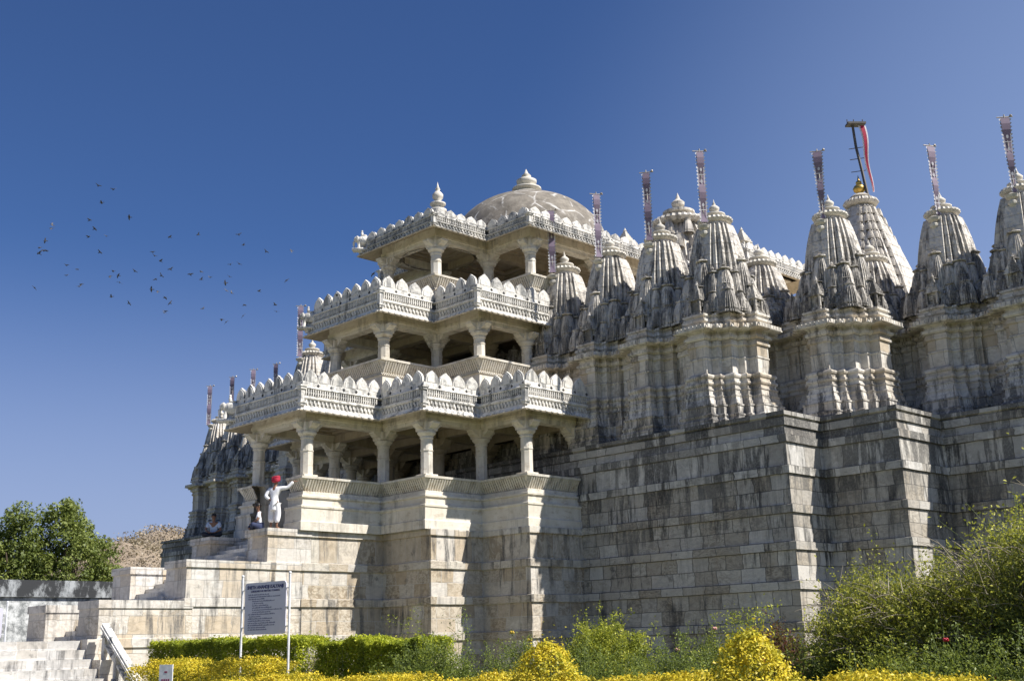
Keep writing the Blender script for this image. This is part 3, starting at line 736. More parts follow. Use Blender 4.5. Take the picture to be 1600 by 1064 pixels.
    for x, y, z, s in ((22.55, my(33.6)-.1, 10.05, .95), (25.95, my(33.6)-.1, 14.2, .88), (28.6, my(33.6)-.1, 18.1, .85)): put('elephant_figure', em, T, (x, y, z), math.radians(-48), s)
    # --- roofs further back
    rp = [(43.4, 33), (43.4, 29.2), (47.4, 29.2), (47.4, 31)]
    parapet(T, rp, 17.9, .74, mer, True)
    b = MB(); b.cap([(43.4, 33), (43.4, 29.2), (47.4, 29.2), (47.4, 33)], 18.3); b.cap([(43.4, 33), (43.4, 29.2), (47.4, 29.2), (47.4, 33)], 18.2, flip=True)
    b.box(43.6, 29.5, 13, 47.2, 33, 18.15); b.build('rear_hall', M['porch'], T)
    # spire of the second chamber: stacked cushions and small figures
    m = MB(); cx, cy = 47.8, 35.95
    m.rings(ratha(1.6, .3, 1.0), [(1.5, 14), (1.5, 19), (1.35, 20.2), (1.12, 21.4), (.9, 22.3), (.7, 22.9)], cx, cy)
    for zz, rr, n in ((19.2, 2.25, 12), (20.3, 1.95, 12), (21.3, 1.65, 10), (22.2, 1.25, 8)):
        for i in range(n):
            a = 2*math.pi*i/n+zz; m.add(bell(.26, .8), (cx+rr*math.cos(a), cy+rr*math.sin(a), zz), 1., a)
    m.lathe(cx, cy, [(.9, 22.9), (1.35, 22.98), (1.5, 23.15), (1.42, 23.3), (.9, 23.42)], 60, .03, 30)
    m.lathe(cx, cy, [(.9, 23.42), (.62, 23.5), (.62, 23.62), (.86, 23.7), (.86, 23.82), (.35, 23.98), (.2, 24.05), (.34, 24.2), (.36, 24.36), (.15, 24.55), (.12, 24.62), (0, 24.95)], 18)
    m.build('rear_spire', M['main'], T)
    kk = kiosk(.36)
    for x, y, z, q in ((43.2, 37.6, 20.3, 1.0), (42.6, 36.8, 19.6, .85), (44.4, 36.9, 20.9, .9), (45.0, 30.2, 19.3, .85), (46.0, 30.4, 19.0, .8)):
        m = MB(); m.add(kk, (x, y, z), q); m.box(x-.28, y-.28, z-3.5 if y > 33 else 18.3, x+.28, y+.28, z); m.build('roof_kiosk', M['pale'], T)
    # --- great spire
    cx, cy = 61.0, 32.4
    m = MB()
    m.rings(RIB, [(4.0, 10), (4.0, 15)]+curve(3.7, .74, 15, 26.3, 16, 1.6), cx, cy)
    sp = mini(.95, 4.6, 6); b3 = bell(.3, .8)
    def rad(z): return .74+(3.7-.74)*(1-((z-15)/11.3)**1.6)
    for q in range(4):
        th = q*math.pi/2; cs, sn = math.cos(th), math.sin(th)
        for x, y, z, sc in ((0, -rad(18.2)*1.02, 17.0, .95), (0, -rad(16)*1.08, 14.6, .95), (-2.4, -2.4, 16.2, .9), (-2.8, -1.2, 16., .8), (-1.2, -2.9, 16., .8), (1.2, -2.9, 16., .8), (-2.0, -2.0, 18.6, .75)):
            m.add(sp, (cx+x*cs-y*sn, cy+x*sn+y*cs, z), sc, th)
        for z in np.arange(16, 25.9, .6):
            r = rad(z)
            for fx in (-.62, -.35, .35, .62):
                x, y = fx*r, (-.74 if abs(fx) > .5 else -.86)*r; m.add(b3, (cx+x*cs-y*sn, cy+x*sn+y*cs, z), (.62, .62, .62), th)
    m.build('great_spire', M['main'], T)
    m = MB(); m.lathe(cx, cy, [(.62, 26.2), (.66, 26.35), (.9, 26.42), (1.02, 26.58), (.95, 26.74), (.62, 26.84)], 72, .04, 30)
    m.lathe(cx, cy, [(.62, 26.84), (.5, 26.92), (.6, 27.0), (.45, 27.12), (.2, 27.2), (.2, 27.25)], 24); m.build('ribbed_cushion', M['main'], T)
    m = MB(); m.lathe(cx, cy, [(.2, 27.2), (.2, 27.3), (.33, 27.38), (.38, 27.56), (.28, 27.72), (.13, 27.8), (.18, 27.86), (.17, 27.98), (.07, 28.06), (.06, 28.16), (0, 28.45)], 20); m.build('gilded_finial', M['gold'], T, True)
    return T

# ------------------------------------------------------------------ stairs, walls, signs
def stairs():
    S = empty('entrance_stairway', (18, 36.5, 0), 'pale stone entrance stairway climbing between stepped flank walls to the temple porch', 'stairway')
    def flank(y0, y1, x0, zt, x1, nm='flank_wall'):
        P = [(x1, y1), (x0, y1), (x0, y0), (x1, y0)]
        m = MB(); pr = [(.04, 0)]; prev = .04
        for z, o in ((1.83, .03), (3.03, .015), (4.23, .0)):
            if z+.5 < zt: pr += [(prev-.02, z), (prev+.035, z+.005), (prev+.035, z+.25), (o, z+.27)]; prev = o
        pr += [(prev-.02, zt-.24), (.05, zt-.235), (.05, zt), (-.2, zt+.002)]
        m.sweep(P, pr, False); m.cap([(x1, y1-.1), (x0+.1, y1-.1), (x0+.1, y0+.1), (x1, y0+.1)], zt+.001)
        return m.build(nm, M['stair'], S)
    for y0, y1 in ((33.95, 35.27), (37.69, 39.0)):
        flank(y0, y1, 15.87, 3.21, 18.9); flank(y0+.004, y1-.004, 18.65, 4.48, 21.9); flank(y0+.008, y1-.008, 21.57, 5.61, 23.3)
    n = 21; x = 16.2; z = 2.05
    m = MB(); rise = (5.6-2.05)/n; run = (23.2-16.2)/n
    for i in range(n):
        m.box(x+i*run, 35.2, z+i*rise-.001*i, 23.4+.002*i, 37.76, z+(i+1)*rise)
    m.build('flight', M['step'], S)
    G = empty('garden_stairway', (10, 33, 0), 'wide flight of pale worn stone steps rising from the garden to the terrace', 'stairway')
    m = MB(); y = 33.95; z = 2.05
    for i in range(9):
        zt = 2.05-i*.262
        if zt < .05: break
        m.box(-12, y-.42*i-.42+.42, .0, 15.35-.002*i, y+.35, zt) if i == 0 else m.box(-12, y-.42*i, 0, 15.35-.002*i, y-.42*(i-1)-.001, zt)
    m.build('flight', M['step'], G)
    m = MB()
    for i, (zt, yy) in enumerate(((2.08, 33.5), (1.5, 32.6), (.9, 31.6), (.4, 30.6))): m.box(15.36, yy, 0, 16.05-.003*i, 34.6 if i == 0 else (33.5, 32.6, 31.6)[i-1]-.002, zt)
    m.build('side_kerb', M['stair'], G)
    # white stone railing down the stairs
    m = MB(); rl = empty('stair_railing', (15.7, 32, 0), 'white sloping stone handrail with short baluster posts beside the garden steps', 'railing')
    def zr(y): return 2.36-(33.05-y)*.70
    ys = np.linspace(33.1, 29.6, 15)
    for (dz0, dz1, hw) in ((-.03, .05, .14), (.05, .12, .10), (-.42, -.34, .07)):
        for a, b in zip(ys, ys[1:]):
            P = [(15.68-hw, a, zr(a)+dz0), (15.68+hw, a, zr(a)+dz0), (15.68+hw, a, zr(a)+dz1), (15.68-hw, a, zr(a)+dz1)]
            Q = [(15.68-hw, b, zr(b)+dz0), (15.68+hw, b, zr(b)+dz0), (15.68+hw, b, zr(b)+dz1), (15.68-hw, b, zr(b)+dz1)]
            for i in range(4): j = (i+1) % 4; m.quad([P[i], P[j], Q[j], Q[i]])
            if a == ys[0]: m.quad(P)
            if b == ys[-1]: m.quad(Q[::-1])
    m.build('handrail', M['white'], rl)
    m = MB(); m.box(15.68-.07, 29.62, .0, 15.68+.07, 33.0, .12)
    for y in (33.0, 32.2, 31.4, 30.6, 29.8):
        b = MB(); zb = max(0, 2.05-.62*(33.95-y)-.1)
        b.box(15.6, y-.09, zb, 15.76, y+.09, zr(y)-.03); b.box(15.57, y-.12, zb, 15.79, y+.12, zb+.12); b.box(15.57, y-.12, zr(y)-.22, 15.79, y+.12, zr(y)-.14)
        b.build('post', M['white'], rl)
    # boundary wall beyond the terrace
    t = NT('stained_lime_wall'); ob = t.N('ShaderNodeTexCoord').outputs['Object']
    z = t.N('ShaderNodeSeparateXYZ', {0: ob}).outputs[2]
    st = t.noise(t.mapping(ob, (1.6, 1.6, .35)), 1.3, 7, .72)
    up = t.math('MAXIMUM', t.ramp(z, 3.84, 3.88), t.ramp(st, .5, .66, 0, .75))
    col = t.mix(t.ramp(t.noise(ob, 2.6, 7, .75), .42, .6), (.66, .67, .66), (.20, .21, .21))
    dk = t.mix(t.ramp(t.noise(t.mapping(ob, (1.1, 1.1, .6)), 1.2, 8, .75), .50, .62), (.035, .037, .04), (.40, .42, .43))
    col = t.mix(up, col, dk); t.l.new(col, t.b.inputs['Base Color']); t.b.inputs['Roughness'].default_value = .9
    bw = empty('boundary_wall', (10, 46, 0), 'lime washed boundary wall with blackened coping below the trees', 'wall')
    m = MB(); m.box(-40, 46.0, 0, 34, 46.5, 3.86); m.build('wall_face', t.m, bw)
    m = MB(); m.box(-40.05, 45.88, 3.865, 34.05, 46.6, 4.5); m.build('coping', t.m, bw)

def text_mesh(body, size, mat, name='lettering', align='CENTER', bold=0.):
    c = bpy.data.curves.new(name, 'FONT'); c.body = body; c.size = size; c.align_x = align; c.extrude = .002; c.offset = bold
    o = bpy.data.objects.new(name, c); COL.objects.link(o); dg = bpy.context.evaluated_depsgraph_get()
    me = bpy.data.meshes.new_from_object(o.evaluated_get(dg)); bpy.data.objects.remove(o); bpy.data.curves.remove(c)
    me.materials.clear(); me.materials.append(mat); me.name = name; return me

def signs():
    blue = plain('sign_blue_paint', (.035, .045, .17), .5); board = plain('sign_board', (.66, .64, .73), .5, 0, .06, 3); post = plain('sign_post_paint', (.78, .78, .80), .4); red = plain('sign_red_paint', (.35, .03, .10), .5)
    def sign(loc, rz, w, h, zb, zt, label, head, lines, seed, zp=0., name='visitor_sign'):
        S = empty(name, loc, label, 'sign'); S.rotation_euler = (0, 0, rz)
        def pt(nm, me): 
            o = bpy.data.objects.new(nm, me); COL.objects.link(o); o.parent = S; return o
        m = MB()
        for i, s_ in enumerate((-1, 1)):
            q = MB(); q.tube([(s_*(w/2+.1), 0, zp), (s_*(w/2+.1), 0, zt+.14)], .024, 8); q.ball((s_*(w/2+.1), 0, zt+.15), .032, 8, 5); pt('post', q.mesh('post', post, False))
            for z in (zb+h*.14, zb+h*.5, zb+h*.86): m.tube([(s_*(w/2-.02), 0, z), (s_*(w/2+.1), 0, z)], .012, 6)
        pt('bracket', m.mesh('bracket', post))
        r = .07; pts = []
        for cx, cz, a0 in ((w/2-r, h-r, 0), (-w/2+r, h-r, 90), (-w/2+r, r, 180), (w/2-r, r, 270)):
            for k in range(6): a = math.radians(a0+k*18); pts.append((cx+r*math.cos(a), cz+r*math.sin(a)))
        b = MB(); b.quad([(x, -.012, zb+z) for x, z in pts]); b.quad([(x, .012, zb+z) for x, z in pts][::-1])
        for i in range(len(pts)):
            j = (i+1) % len(pts); b.quad([(pts[i][0], -.012, zb+pts[i][1]), (pts[i][0], .012, zb+pts[i][1]), (pts[j][0], .012, zb+pts[j][1]), (pts[j][0], -.012, zb+pts[j][1])])
        bo = pt('board', b.mesh('board', board))
        for tx, sz, fx, fz, bd in head:
            me = text_mesh(tx, sz, blue, bold=bd); me.transform(Matrix.Translation((fx*w, -.0145, zb+h*fz)) @ Matrix.Rotation(math.pi/2, 4, 'X')); pt('heading', me)
        rn = random.Random(seed); fz, step, ch = lines
        ln = [(0, .5), (0, .78), (0, .42), (.1, .55), (.1, .3), (.1, .42), (.1, .48), (.1, .72), (.1, .45), (0, .68), (.03, .28), (0, .62), (0, .55), (0, .68), (0, .66), (0, .46), (0, .48), (0, .46)]
        for ind, ln_ in ln:
            if fz < .05: break
            q = MB(); x = -w*.41+ind*w; xe = x+ln_*w*.95; z = zb+h*fz
            while x < xe:
                wl_ = rn.uniform(.02, .065); k = x
                while k < x+wl_:
                    hh = ch*rn.choice((.6, .6, .9)); q.quad([(k, -.0135, z), (k+ch*.42, -.0135, z), (k+ch*.42, -.0135, z+hh), (k, -.0135, z+hh)]); k += ch*.62
                x += wl_+.016
            pt('text_line', q.mesh('text_line', blue)); fz -= step
        return S
    a = math.radians(-54)
    sign((13.42, 21.15, 0), math.radians(-82.7), 1.28, 1.04, 1.95, 2.99, 'grey rounded notice board with blue lettering on two white posts behind the yellow hedge', [('SHETH ANANDJI KALYANJI', .094, 0, .88, .004), ('GUIDELINES FOR VISITORS / TOURISTS', .052, 0, .815, .001)], (.755, .042, .030), 3)
    sign((12.79, 34.3, 0), -.35, .78, .84, 2.14, 2.98, 'grey notice board on white posts standing on the terrace at the left edge', [], (.8, .05, .022), 8, 2.05)
    P = empty('small_placard', (11.15, 20.9, 0), 'small white placard with faint red writing poking out of the yellow hedge', 'sign'); P.rotation_euler = (0, 0, math.radians(-60))
    m = MB(); m.box(-.14, -.012, 1.0, .14, .012, 1.42); o = put('board', m.mesh('board', post)); o.parent = P
    m = MB(); m.box(-.02, .0125, 0, .02, .05, 1.1); o = put('post', m.mesh('post', post)); o.parent = P
    m = MB()
    for i in range(4): m.box(-.085+i*.045, -.0145, 1.12, -.055+i*.045, -.0125, 1.16)
    m.box(-.03, -.0145, 1.27, .03, -.0125, 1.30); o = put('marking', m.mesh('marking', red)); o.parent = P

def flags():
    pole, (b1, t1), (b2, t2) = flag_meshes()
    L = [(32.88, 31.22, 0, 'narrow grey banner on the spire nearest the big dome'), (32.86, 28.7, 0, 'narrow grey banner on the second spire right of the big dome'),
         (32.88, 26.15, 0, 'narrow grey banner on the third spire right of the big dome'), (32.88, 23.62, 0, 'narrow grey banner on the tall corner spire at the middle of the wall'),
         (35.85, 20.55, 1, 'tapering banner on the sunlit spire just left of the red temple flag'), (38.75, 17.65, 1, 'tapering banner on the spire right of the red temple flag'), (38.7, 14.85, 1, 'tapering purple banner on the spire at the right edge'),
         (32.88, 49.25, 0, 'tall narrow banner standing left of the second storey eave'), (38.7, 60.5, 0, 'small far banner showing above the first parapet, nearest the porch corner'), (38.75, 63.2, 0, 'small far banner showing above the first parapet, second from the porch corner'), (38.7, 65.6, 0, 'small far banner just left of the stone elephant on the first eave'), (38.8, 68.6, 0, 'small far banner on the leftmost spire')]
    for i, (x, y, k, lab) in enumerate(L):
        E_ = empty('flag', (x, y, 16.0), lab, 'flag', 'banners on the shrine spires')
        E_.rotation_euler = (0, 0, [.0, .22, -.18, .1, -.25, .3, -.1, .15, -.3, .2, -.15, .1][i]); E_.scale = (1, 1, [1, .98, 1.02, 1.03, .97, 1, 1.04, 1, .97, 1.02, 1, .98][i])
        dz = -16.0
        for nm, me in (('pole', pole), ('banner', b2 if k else b1), ('white_trim', t2 if k else t1)):
            o = bpy.data.objects.new(nm, me); COL.objects.link(o); o.location = (0, 0, dz); o.parent = E_
            # great flag
    G = empty('temple_flag', (61, 32.4, 27.3), 'red and white flag on a dark pole topped by a plank above the gilded finial', 'flag')
    X, Y = 61.0, 32.2
    m = MB(); m.tube([(X, Y-.3, 26.9), (X, Y-.1, 28.6), (X-.05, Y+.1, 30.2), (X-.1, Y+.15, 31.6)], [.10, .09, .085, .08], 8)
    for z in (28.6, 29.4, 30.1): m.tube([(X-.3, Y+.45, z), (X+.2, Y-.25, z+.05)], .025, 5)
    m.build('pole', M['iron'], G)
    m = MB(); m.obox((X, Y), (.75, -.66), .55, .3, 31.6, 31.72)
    for a in (-.5, -.1, .45): m.tube([(X+.75*a, Y-.66*a, 31.72), (X+.75*a, Y-.66*a, 31.98)], .03, 5)
    m.build('plank', M['iron'], G)
    red = plain('flag_red_cloth', (.40, .012, .05), .7); wh = plain('flag_white_cloth', (.78, .76, .78), .7)
    def cloth(w0, w1, d):
        c = MB(); u = Vector((.69, -.72, 0)); n = Vector((-.72, -.69, 0)); k = 18
        for i in range(k):
            P = []
            for ii in (i, i+1):
                t_ = ii/k; c0 = Vector((X, Y, 31.5))+u*(.34+.24*t_+.05*math.sin(t_*9))+Vector((0, 0, -4.3*t_))+n*(d+.08*math.sin(t_*7)); w = w0+(w1-w0)*t_
                P.append((c0-u*w, c0+u*w))
            q = [tuple(P[0][0]), tuple(P[0][1]), tuple(P[1][1]), tuple(P[1][0])]; c.quad(q); c.quad([tuple(Vector(p)+n*.012) for p in q[::-1]])
        return c
    cloth(.22, .06, .1).build('white_border', wh, G); cloth(.12, .02, .14).build('red_cloth', red, G)

BIRDS = [(30.5,69.3,31.1),(30.7,67.4,30.3),(31.8,71.5,30.9),(32.2,68.1,29.0),(27.7,69.2,27.7),(29.3,73.3,29.0),(34.1,78.5,32.2),(33.9,77.1,31.1),(34.5,76.4,30.5),(30.6,70.4,27.9),(29.8,75.4,28.8),(28.3,72.4,27.2),(28.0,71.1,26.6),(27.5,70.4,26.1),(28.4,71.6,26.8),(35.2,78.9,30.1),(32.8,78.9,28.6),(33.4,78.4,28.3),(32.8,78.7,27.8),(30.5,71.1,24.7),(31.2,72.4,25.3),(30.2,77.6,26.1),(35.1,76.7,27.7),(35.9,78.0,28.6),(36.4,78.2,28.4),(32.1,68.7,24.7),(34.7,75.4,25.8),(36.2,75.8,25.7),(35.2,73.1,27.2),(34.5,68.7,25.4),(36.6,72.0,26.9),(33.9,67.9,24.4),(39.4,77.9,27.7),(39.5,76.9,27.0),(37.9,73.0,25.4),(36.2,70.4,23.9),(39.9,77.7,26.1),(37.2,72.2,29.9),(38.2,76.7,30.2),(38.2,76.3,29.8),(36.6,72.2,28.0),(36.7,70.9,27.1),(39.0,71.5,30.3),(38.0,70.5,26.9),(36.9,67.0,26.0),(37.9,68.8,26.1),(41.7,74.4,28.4),(36.6,66.1,23.2),(37.8,65.7,22.6),(42.0,72.4,24.6),(39.3,66.5,29.0),(41.4,69.4,29.5),(40.5,69.5,27.9),(40.1,67.7,27.4),(44.1,75.8,29.3),(38.6,66.8,25.5),(40.2,69.4,25.9),(39.1,66.8,24.9),(43.5,69.8,29.6),(42.4,64.8,28.1),(43.1,66.4,26.5),(44.4,72.0,27.3),(42.5,66.8,24.7),(44.4,69.6,25.2),(44.8,74.6,26.9),(39.3,65.6,23.1)]
def birds():
    mt = plain('pigeon_feathers', (.05, .05, .055), .7, 0, .3, 20); wm = plain('pigeon_wing', (.10, .10, .11), .9, 0, .3, 20)
    vs_ = []
    for up, fold in ((.22, .0), (-.12, .1), (.42, .05)):
        b = MB(); b.ball((0, 0, 0), (.16, .065, .06), 8, 6); b.ball((.17, 0, .025), .038, 6, 5); b.ball((-.2, 0, 0), (.11, .05, .014), 6, 4); b.tube([(.19, 0, .02), (.235, 0, .01)], [.012, .003], 4)
        w = []
        for s in (-1, 1):
            m = MB()
            P = [(.09, .04), (.12, .17), (.03, .34), (-.05, .345), (-.04, .18), (-.08, .04)]
            def z(y): return up*y*1.0-(fold*(y-.17) if y > .17 else 0)
            T1 = [(x, s*y, z(y)+.006) for x, y in P]; T2 = [(x, s*y, z(y)-.006) for x, y in P]
            for k in ((0, 1, 4, 5), (1, 2, 3, 4)):
                q = [T1[i] for i in k]; r = [T2[i] for i in k]
                m.quad(q if s < 0 else q[::-1]); m.quad(r[::-1] if s < 0 else r)
            for i in range(6): j = (i+1) % 6; m.quad([T1[i], T2[i], T2[j], T1[j]])
            w.append(m.mesh('wing', wm))
        vs_.append((b.mesh('bird', mt, True), w))
    rn = random.Random(5)
    L = [(p, .62) for p in BIRDS]+[((17.3, 22.7, 10.8), .26), ((16.7, 23.4, 10.3), .24)]
    for p, s in L:
        me, w = rn.choice(vs_)
        o = put('bird', me); o.location = p; o.rotation_euler = (rn.uniform(-.9, .9), rn.uniform(-.4, .3), rn.uniform(2.2, 5.2)); o.scale = (s,)*3
        if s < .5: tag(o, 'pigeon flying close beside the upper eave of the porch' if s > .25 else 'pigeon flying just above the second parapet', 'bird', 'pigeons flying in a flock')
        else: tag(o, 'small dark pigeon flying in the loose flock left of the temple', 'bird', 'pigeons flying in a flock')
        for q in w:
            c = bpy.data.objects.new('wing', q); COL.objects.link(c); c.parent = o

# ------------------------------------------------------------------ vegetation
def foliage():
    rng = np.random.default_rng(11)
    bark = plain('bark', (.16, .12, .08), .9); twig = plain('dry_twig', (.36, .31, .23), .8); gst = plain('green_stem', (.13, .17, .05), .7)
    yel = leafmat('golden_leaf', (.60, .43, .02), (.86, .70, .06), (.34, .32, .03), scale=3.4, trans=.25)
    yel2 = leafmat('golden_leaf_bright', (.60, .45, .02), (.88, .72, .06), (.32, .32, .03), scale=5., trans=.25)
    grn = leafmat('hedge_leaf', (.28, .34, .02), (.66, .66, .06), (.14, .19, .02), scale=1.4, trans=.35)
    rose = leafmat('rose_leaf', (.11, .16, .03), (.32, .37, .07), (.07, .10, .02), scale=1.5)
    rose2 = leafmat('rose_leaf_light', (.24, .28, .03), (.56, .54, .07), (.13, .17, .03), scale=1.5)
    big = leafmat('thicket_leaf', (.29, .30, .03), (.62, .59, .10), (.19, .19, .04), scale=.9)
    dk = leafmat('tree_leaf', (.11, .15, .035), (.32, .36, .10), (.06, .09, .02), scale=.35, trans=.25)
    redl = leafmat('copper_leaf', (.10, .02, .018), (.20, .06, .04), (.06, .03, .02), scale=2)
    def hedge(name, label, x0, x1, y0, y1, z0, zt, n, size, mat, grp, wob=.06, stem=gst):
        """clipped hedge along y with an uneven top"""
        H = empty(name, ((x0+x1)/2, (y0+y1)/2, 0), label, 'hedge', grp)
        u = rng.random(n); y = y0+(y1-y0)*rng.random(n)
        f = rng.random(n); x = np.empty(n); z = np.empty(n)
        top = f < .36; a = (f >= .36) & (f < .88); b = (f >= .88) & (f < .94); c = f >= .94
        zz = zt+wob*np.sin(y*2.1+x0)+wob*.7*np.sin(y*5.3+1)+wob*.5*np.sin(y*11.+2)
        x[top] = x0+(x1-x0)*u[top]; z[top] = zz[top]-rng.random(top.sum())**2*.18+rng.exponential(.018, top.sum())
        x[a] = x0+rng.random(a.sum())**1.3*.38-rng.exponential(.012, a.sum()); z[a] = z0+(zz[a]-z0)*u[a]
        x[b] = x1-rng.random(b.sum())**2*.2; z[b] = z0+(zz[b]-z0)*u[b]
        x[c] = x0+(x1-x0)*u[c]; y[c] = np.where(rng.random(c.sum()) < .5, y0, y1)+rng.normal(0, .06, c.sum()); z[c] = z0+(zz[c]-z0)*rng.random(c.sum())
        x += .05*np.sin(y*3.1); 
        put('leaves', leaves('leaves', np.stack([x, y, z], 1), size, mat, rng, up=.8), H)
        cv = []
        for i in range(int((y1-y0)*9)):
            yy = y0+(y1-y0)*rng.random(); xx = x0+(x1-x0)*rng.random(); h = zt-rng.uniform(.0, .15)
            P = np.array([(xx, yy, 0), (xx+rng.normal(0, .05), yy+rng.normal(0, .08), h*.5), (xx+rng.normal(0, .1), yy+rng.normal(0, .14), h)]); cv.append((P, .012, .004))
        put('stems', stems_mesh('stems', cv, stem), H); return H
    hedge('golden_hedge', 'long clipped golden yellow hedge crossing the foreground in front of the rose beds', 12.05, 13.15, 3.6, 20.9, .3, 1.09, 110000, .062, yel, None)
    hedge('golden_hedge', 'short clipped golden yellow hedge between the stair railing and the small placard', 12.9, 13.9, 20.6, 26.0, 0, 1.40, 26000, .062, yel, None)
    hedge('green_hedge', 'bright green clipped hedge behind the large notice board', 16.5, 17.5, 24.6, 31.9, .1, 1.90, 95000, .085, grn, None, .035)
    hedge('green_hedge', 'shorter green clipped hedge starting after the dry grey gap right of the notice board', 16.7, 17.7, 20.2, 24.0, .1, 1.76, 62000, .085, grn, None, .06)
    def cone(label, x, y, r, h, n, e1=1.9, e2=.75):
        C = empty('topiary_cone', (x, y, 0), label, 'shrub')
        t = rng.random(n)**.8; th = rng.random(n)*2*math.pi
        prof = np.where(t < .25, .85+.6*t, 1.0*np.clip(1-((t-.25)/.75)**e1, 0, 1)**e2+.0)
        prof = np.clip(prof, .03, 1)
        rr = r*prof*(1-.3*rng.random(n)**1.6)*(1+.13*np.sin(th*3+t*9)+.12*np.sin(th*7+t*17)+.07*np.sin(th*13-t*31))+rng.exponential(.02, n)
        P = np.stack([x+rr*np.cos(th), y+rr*np.sin(th), .35+(h-.35)*t+rng.exponential(.02, n)], 1)
        Nn = np.stack([np.cos(th), np.sin(th), .5+0*th], 1)
        k = 60; ph = rng.random(k)*6.28; sp = np.stack([x+rng.normal(0, r*.3, k), y+rng.normal(0, r*.3, k), h-.02+rng.exponential(.05, k)], 1)
        put('leaves', leaves('leaves', np.concatenate([P, sp]), .062, yel2, rng, up=.5, nrm=np.concatenate([Nn, np.zeros((k, 3))])), C)
        cv = [(np.array([(x+rng.normal(0, .05), y+rng.normal(0, .05), 0), (x+rng.normal(0, .2), y+rng.normal(0, .2), h*.45), (x+rng.normal(0, .16), y+rng.normal(0, .16), h*.8)]), .02, .006) for _ in range(14)]
        put('stems', stems_mesh('stems', cv, gst), C)
    cone('golden rounded cone shrub left of centre behind the yellow hedge', 12.45, 12.2, .46, 1.60, 6500, 2.8, .5)
    cone('larger golden pointed shrub right of centre beside the dark red bush', 12.35, 8.62, .50, 1.66, 8000, 2.4, .6)

    def shrub(name, label, c, rx, ry, h, ns, lpn, ls, mat, stem, z0=0., arch=.35, leafstart=.3, sr=.010, cat='shrub', grp=None, spread=.05, lean=(0, 0), flowers=None, nsub=3, par=None):
        """stems fanning from the base, each with side twigs carrying leaves"""
        S = empty(name, (c[0], c[1], z0), label, cat, grp); cv = []; P = []; tips = []
        for i in range(ns):
            a = rng.random()*2*math.pi; q = math.sqrt(rng.random()); hh = h*(1-.45*q**2)*rng.uniform(.72, 1.08)
            e = np.array([c[0]+rx*q*math.cos(a)+lean[0], c[1]+ry*q*math.sin(a)+lean[1], z0+hh])
            b = np.array([c[0]+rx*.45*q*math.cos(a)+rng.normal(0, .08), c[1]+ry*.45*q*math.sin(a)+rng.normal(0, .08), z0])
            m = (b+e)/2+np.array([rng.normal(0, .1), rng.normal(0, .1), hh*arch*.5]); t = np.linspace(0, 1, 8)[:, None]
            C = (1-t)**2*b+2*t*(1-t)*m+t*t*e; cv.append((C, sr, sr*.3)); tips.append(e)
            br = [C]
            for k in range(nsub):
                s = rng.uniform(.35, .95); p0 = C[int(s*7)]; L = h*rng.uniform(.12, .28); d = np.array([rng.normal(), rng.normal(), rng.uniform(.1, 1.2)]); d /= np.linalg.norm(d)
                D = np.stack([p0, p0+d*L*.5+[0, 0, .02], p0+d*L]); cv.append((D, sr*.5, sr*.2)); br.append(D)
            for j, B in enumerate(br):
                nl = lpn if j == 0 else lpn//2
                s = rng.uniform(leafstart if j == 0 else 0, 1, nl)*(len(B)-1); i0 = np.minimum(s.astype(int), len(B)-2); fr = (s-i0)[:, None]
                P.append(B[i0]*(1-fr)+B[i0+1]*fr+rng.normal(0, spread, (nl, 3)))
        put('stems', stems_mesh('stems', cv, stem), S)
        put('leaves', leaves('leaves', np.concatenate(P), ls, mat, rng, up=.6), S)
        if flowers:
            k, col, size = flowers; f = MB()
            for t in [tips[i] for i in rng.choice(len(tips), k, replace=False)]:
                for q in range(7):
                    a = q*.9; f.ball((t[0]+size*.4*math.cos(a), t[1]+size*.4*math.sin(a), t[2]+size*.2*(q % 3)), (size*.5, size*.5, size*.35), 6, 4)
            put('blossom', f.mesh('blossom', col, True), S)
        return S
    redf = plain('rose_red', (.45, .01, .03), .5); yf = plain('rose_yellow', (.75, .5, .05), .5); wf = plain('rose_pink', (.7, .35, .3), .5)
    # beds at the foot of the wall
    shrub('dry_bush', 'grey almost leafless bush filling the gap between the two green hedges', (16.9, 24.3), .22, .28, 1.8, 60, 7, .05, rose, twig, arch=.3, sr=.009)
    shrub('rose_bush', 'loose dark green rose bush growing over the right end of the green hedge', (16.3, 19.5), .55, 1.7, 1.86, 130, 50, .065, rose, gst, arch=.4)
    shrub('slender_plant', 'tall thin leaning leafy stalk in front of the shaded porch base', (20.0, 24.3), .25, .7, 3.1, 4, 70, .075, rose2, gst, leafstart=.35, spread=.07)
    shrub('slender_plant', 'small sprig with pale leaves before the sunlit porch base step', (19.5, 21.9), .3, .5, 2.6, 6, 40, .07, rose, gst, leafstart=.4, spread=.06)
    shrub('rose_bush', 'airy rose bush with one yellow bloom left of the rounded golden shrub', (19.8, 20.4), .9, 1.5, 1.85, 75, 40, .062, rose, gst, flowers=(3, yf, .07))
    shrub('rose_bush', 'leafy rose bush directly behind the rounded golden shrub', (18.2, 16.4), .9, 1.3, 1.7, 80, 44, .062, rose, gst, flowers=(2, yf, .05))
    shrub('leafy_shrub', 'full yellow-green topped shrub standing against the shaded wall at the centre', (22.0, 19.6), 1.1, 1.35, 2.3, 130, 70, .085, rose2, gst, arch=.7)
    shrub('rose_bush', 'wide green rose bush right of the yellow-green topped shrub', (20.6, 16.1), .9, 1.5, 1.95, 80, 40, .065, rose, gst, flowers=(2, wf, .06))
    shrub('rose_bush', 'rose bush with long pale shoots before the stained wall', (22.0, 15.9), .8, 1.1, 2.25, 40, 40, .075, rose2, gst)
    shrub('slender_plant', 'tall upright leafy shoot against the dark stained wall', (21.9, 15.2), .35, .5, 2.75, 11, 90, .09, rose2, gst, leafstart=.35, spread=.10)
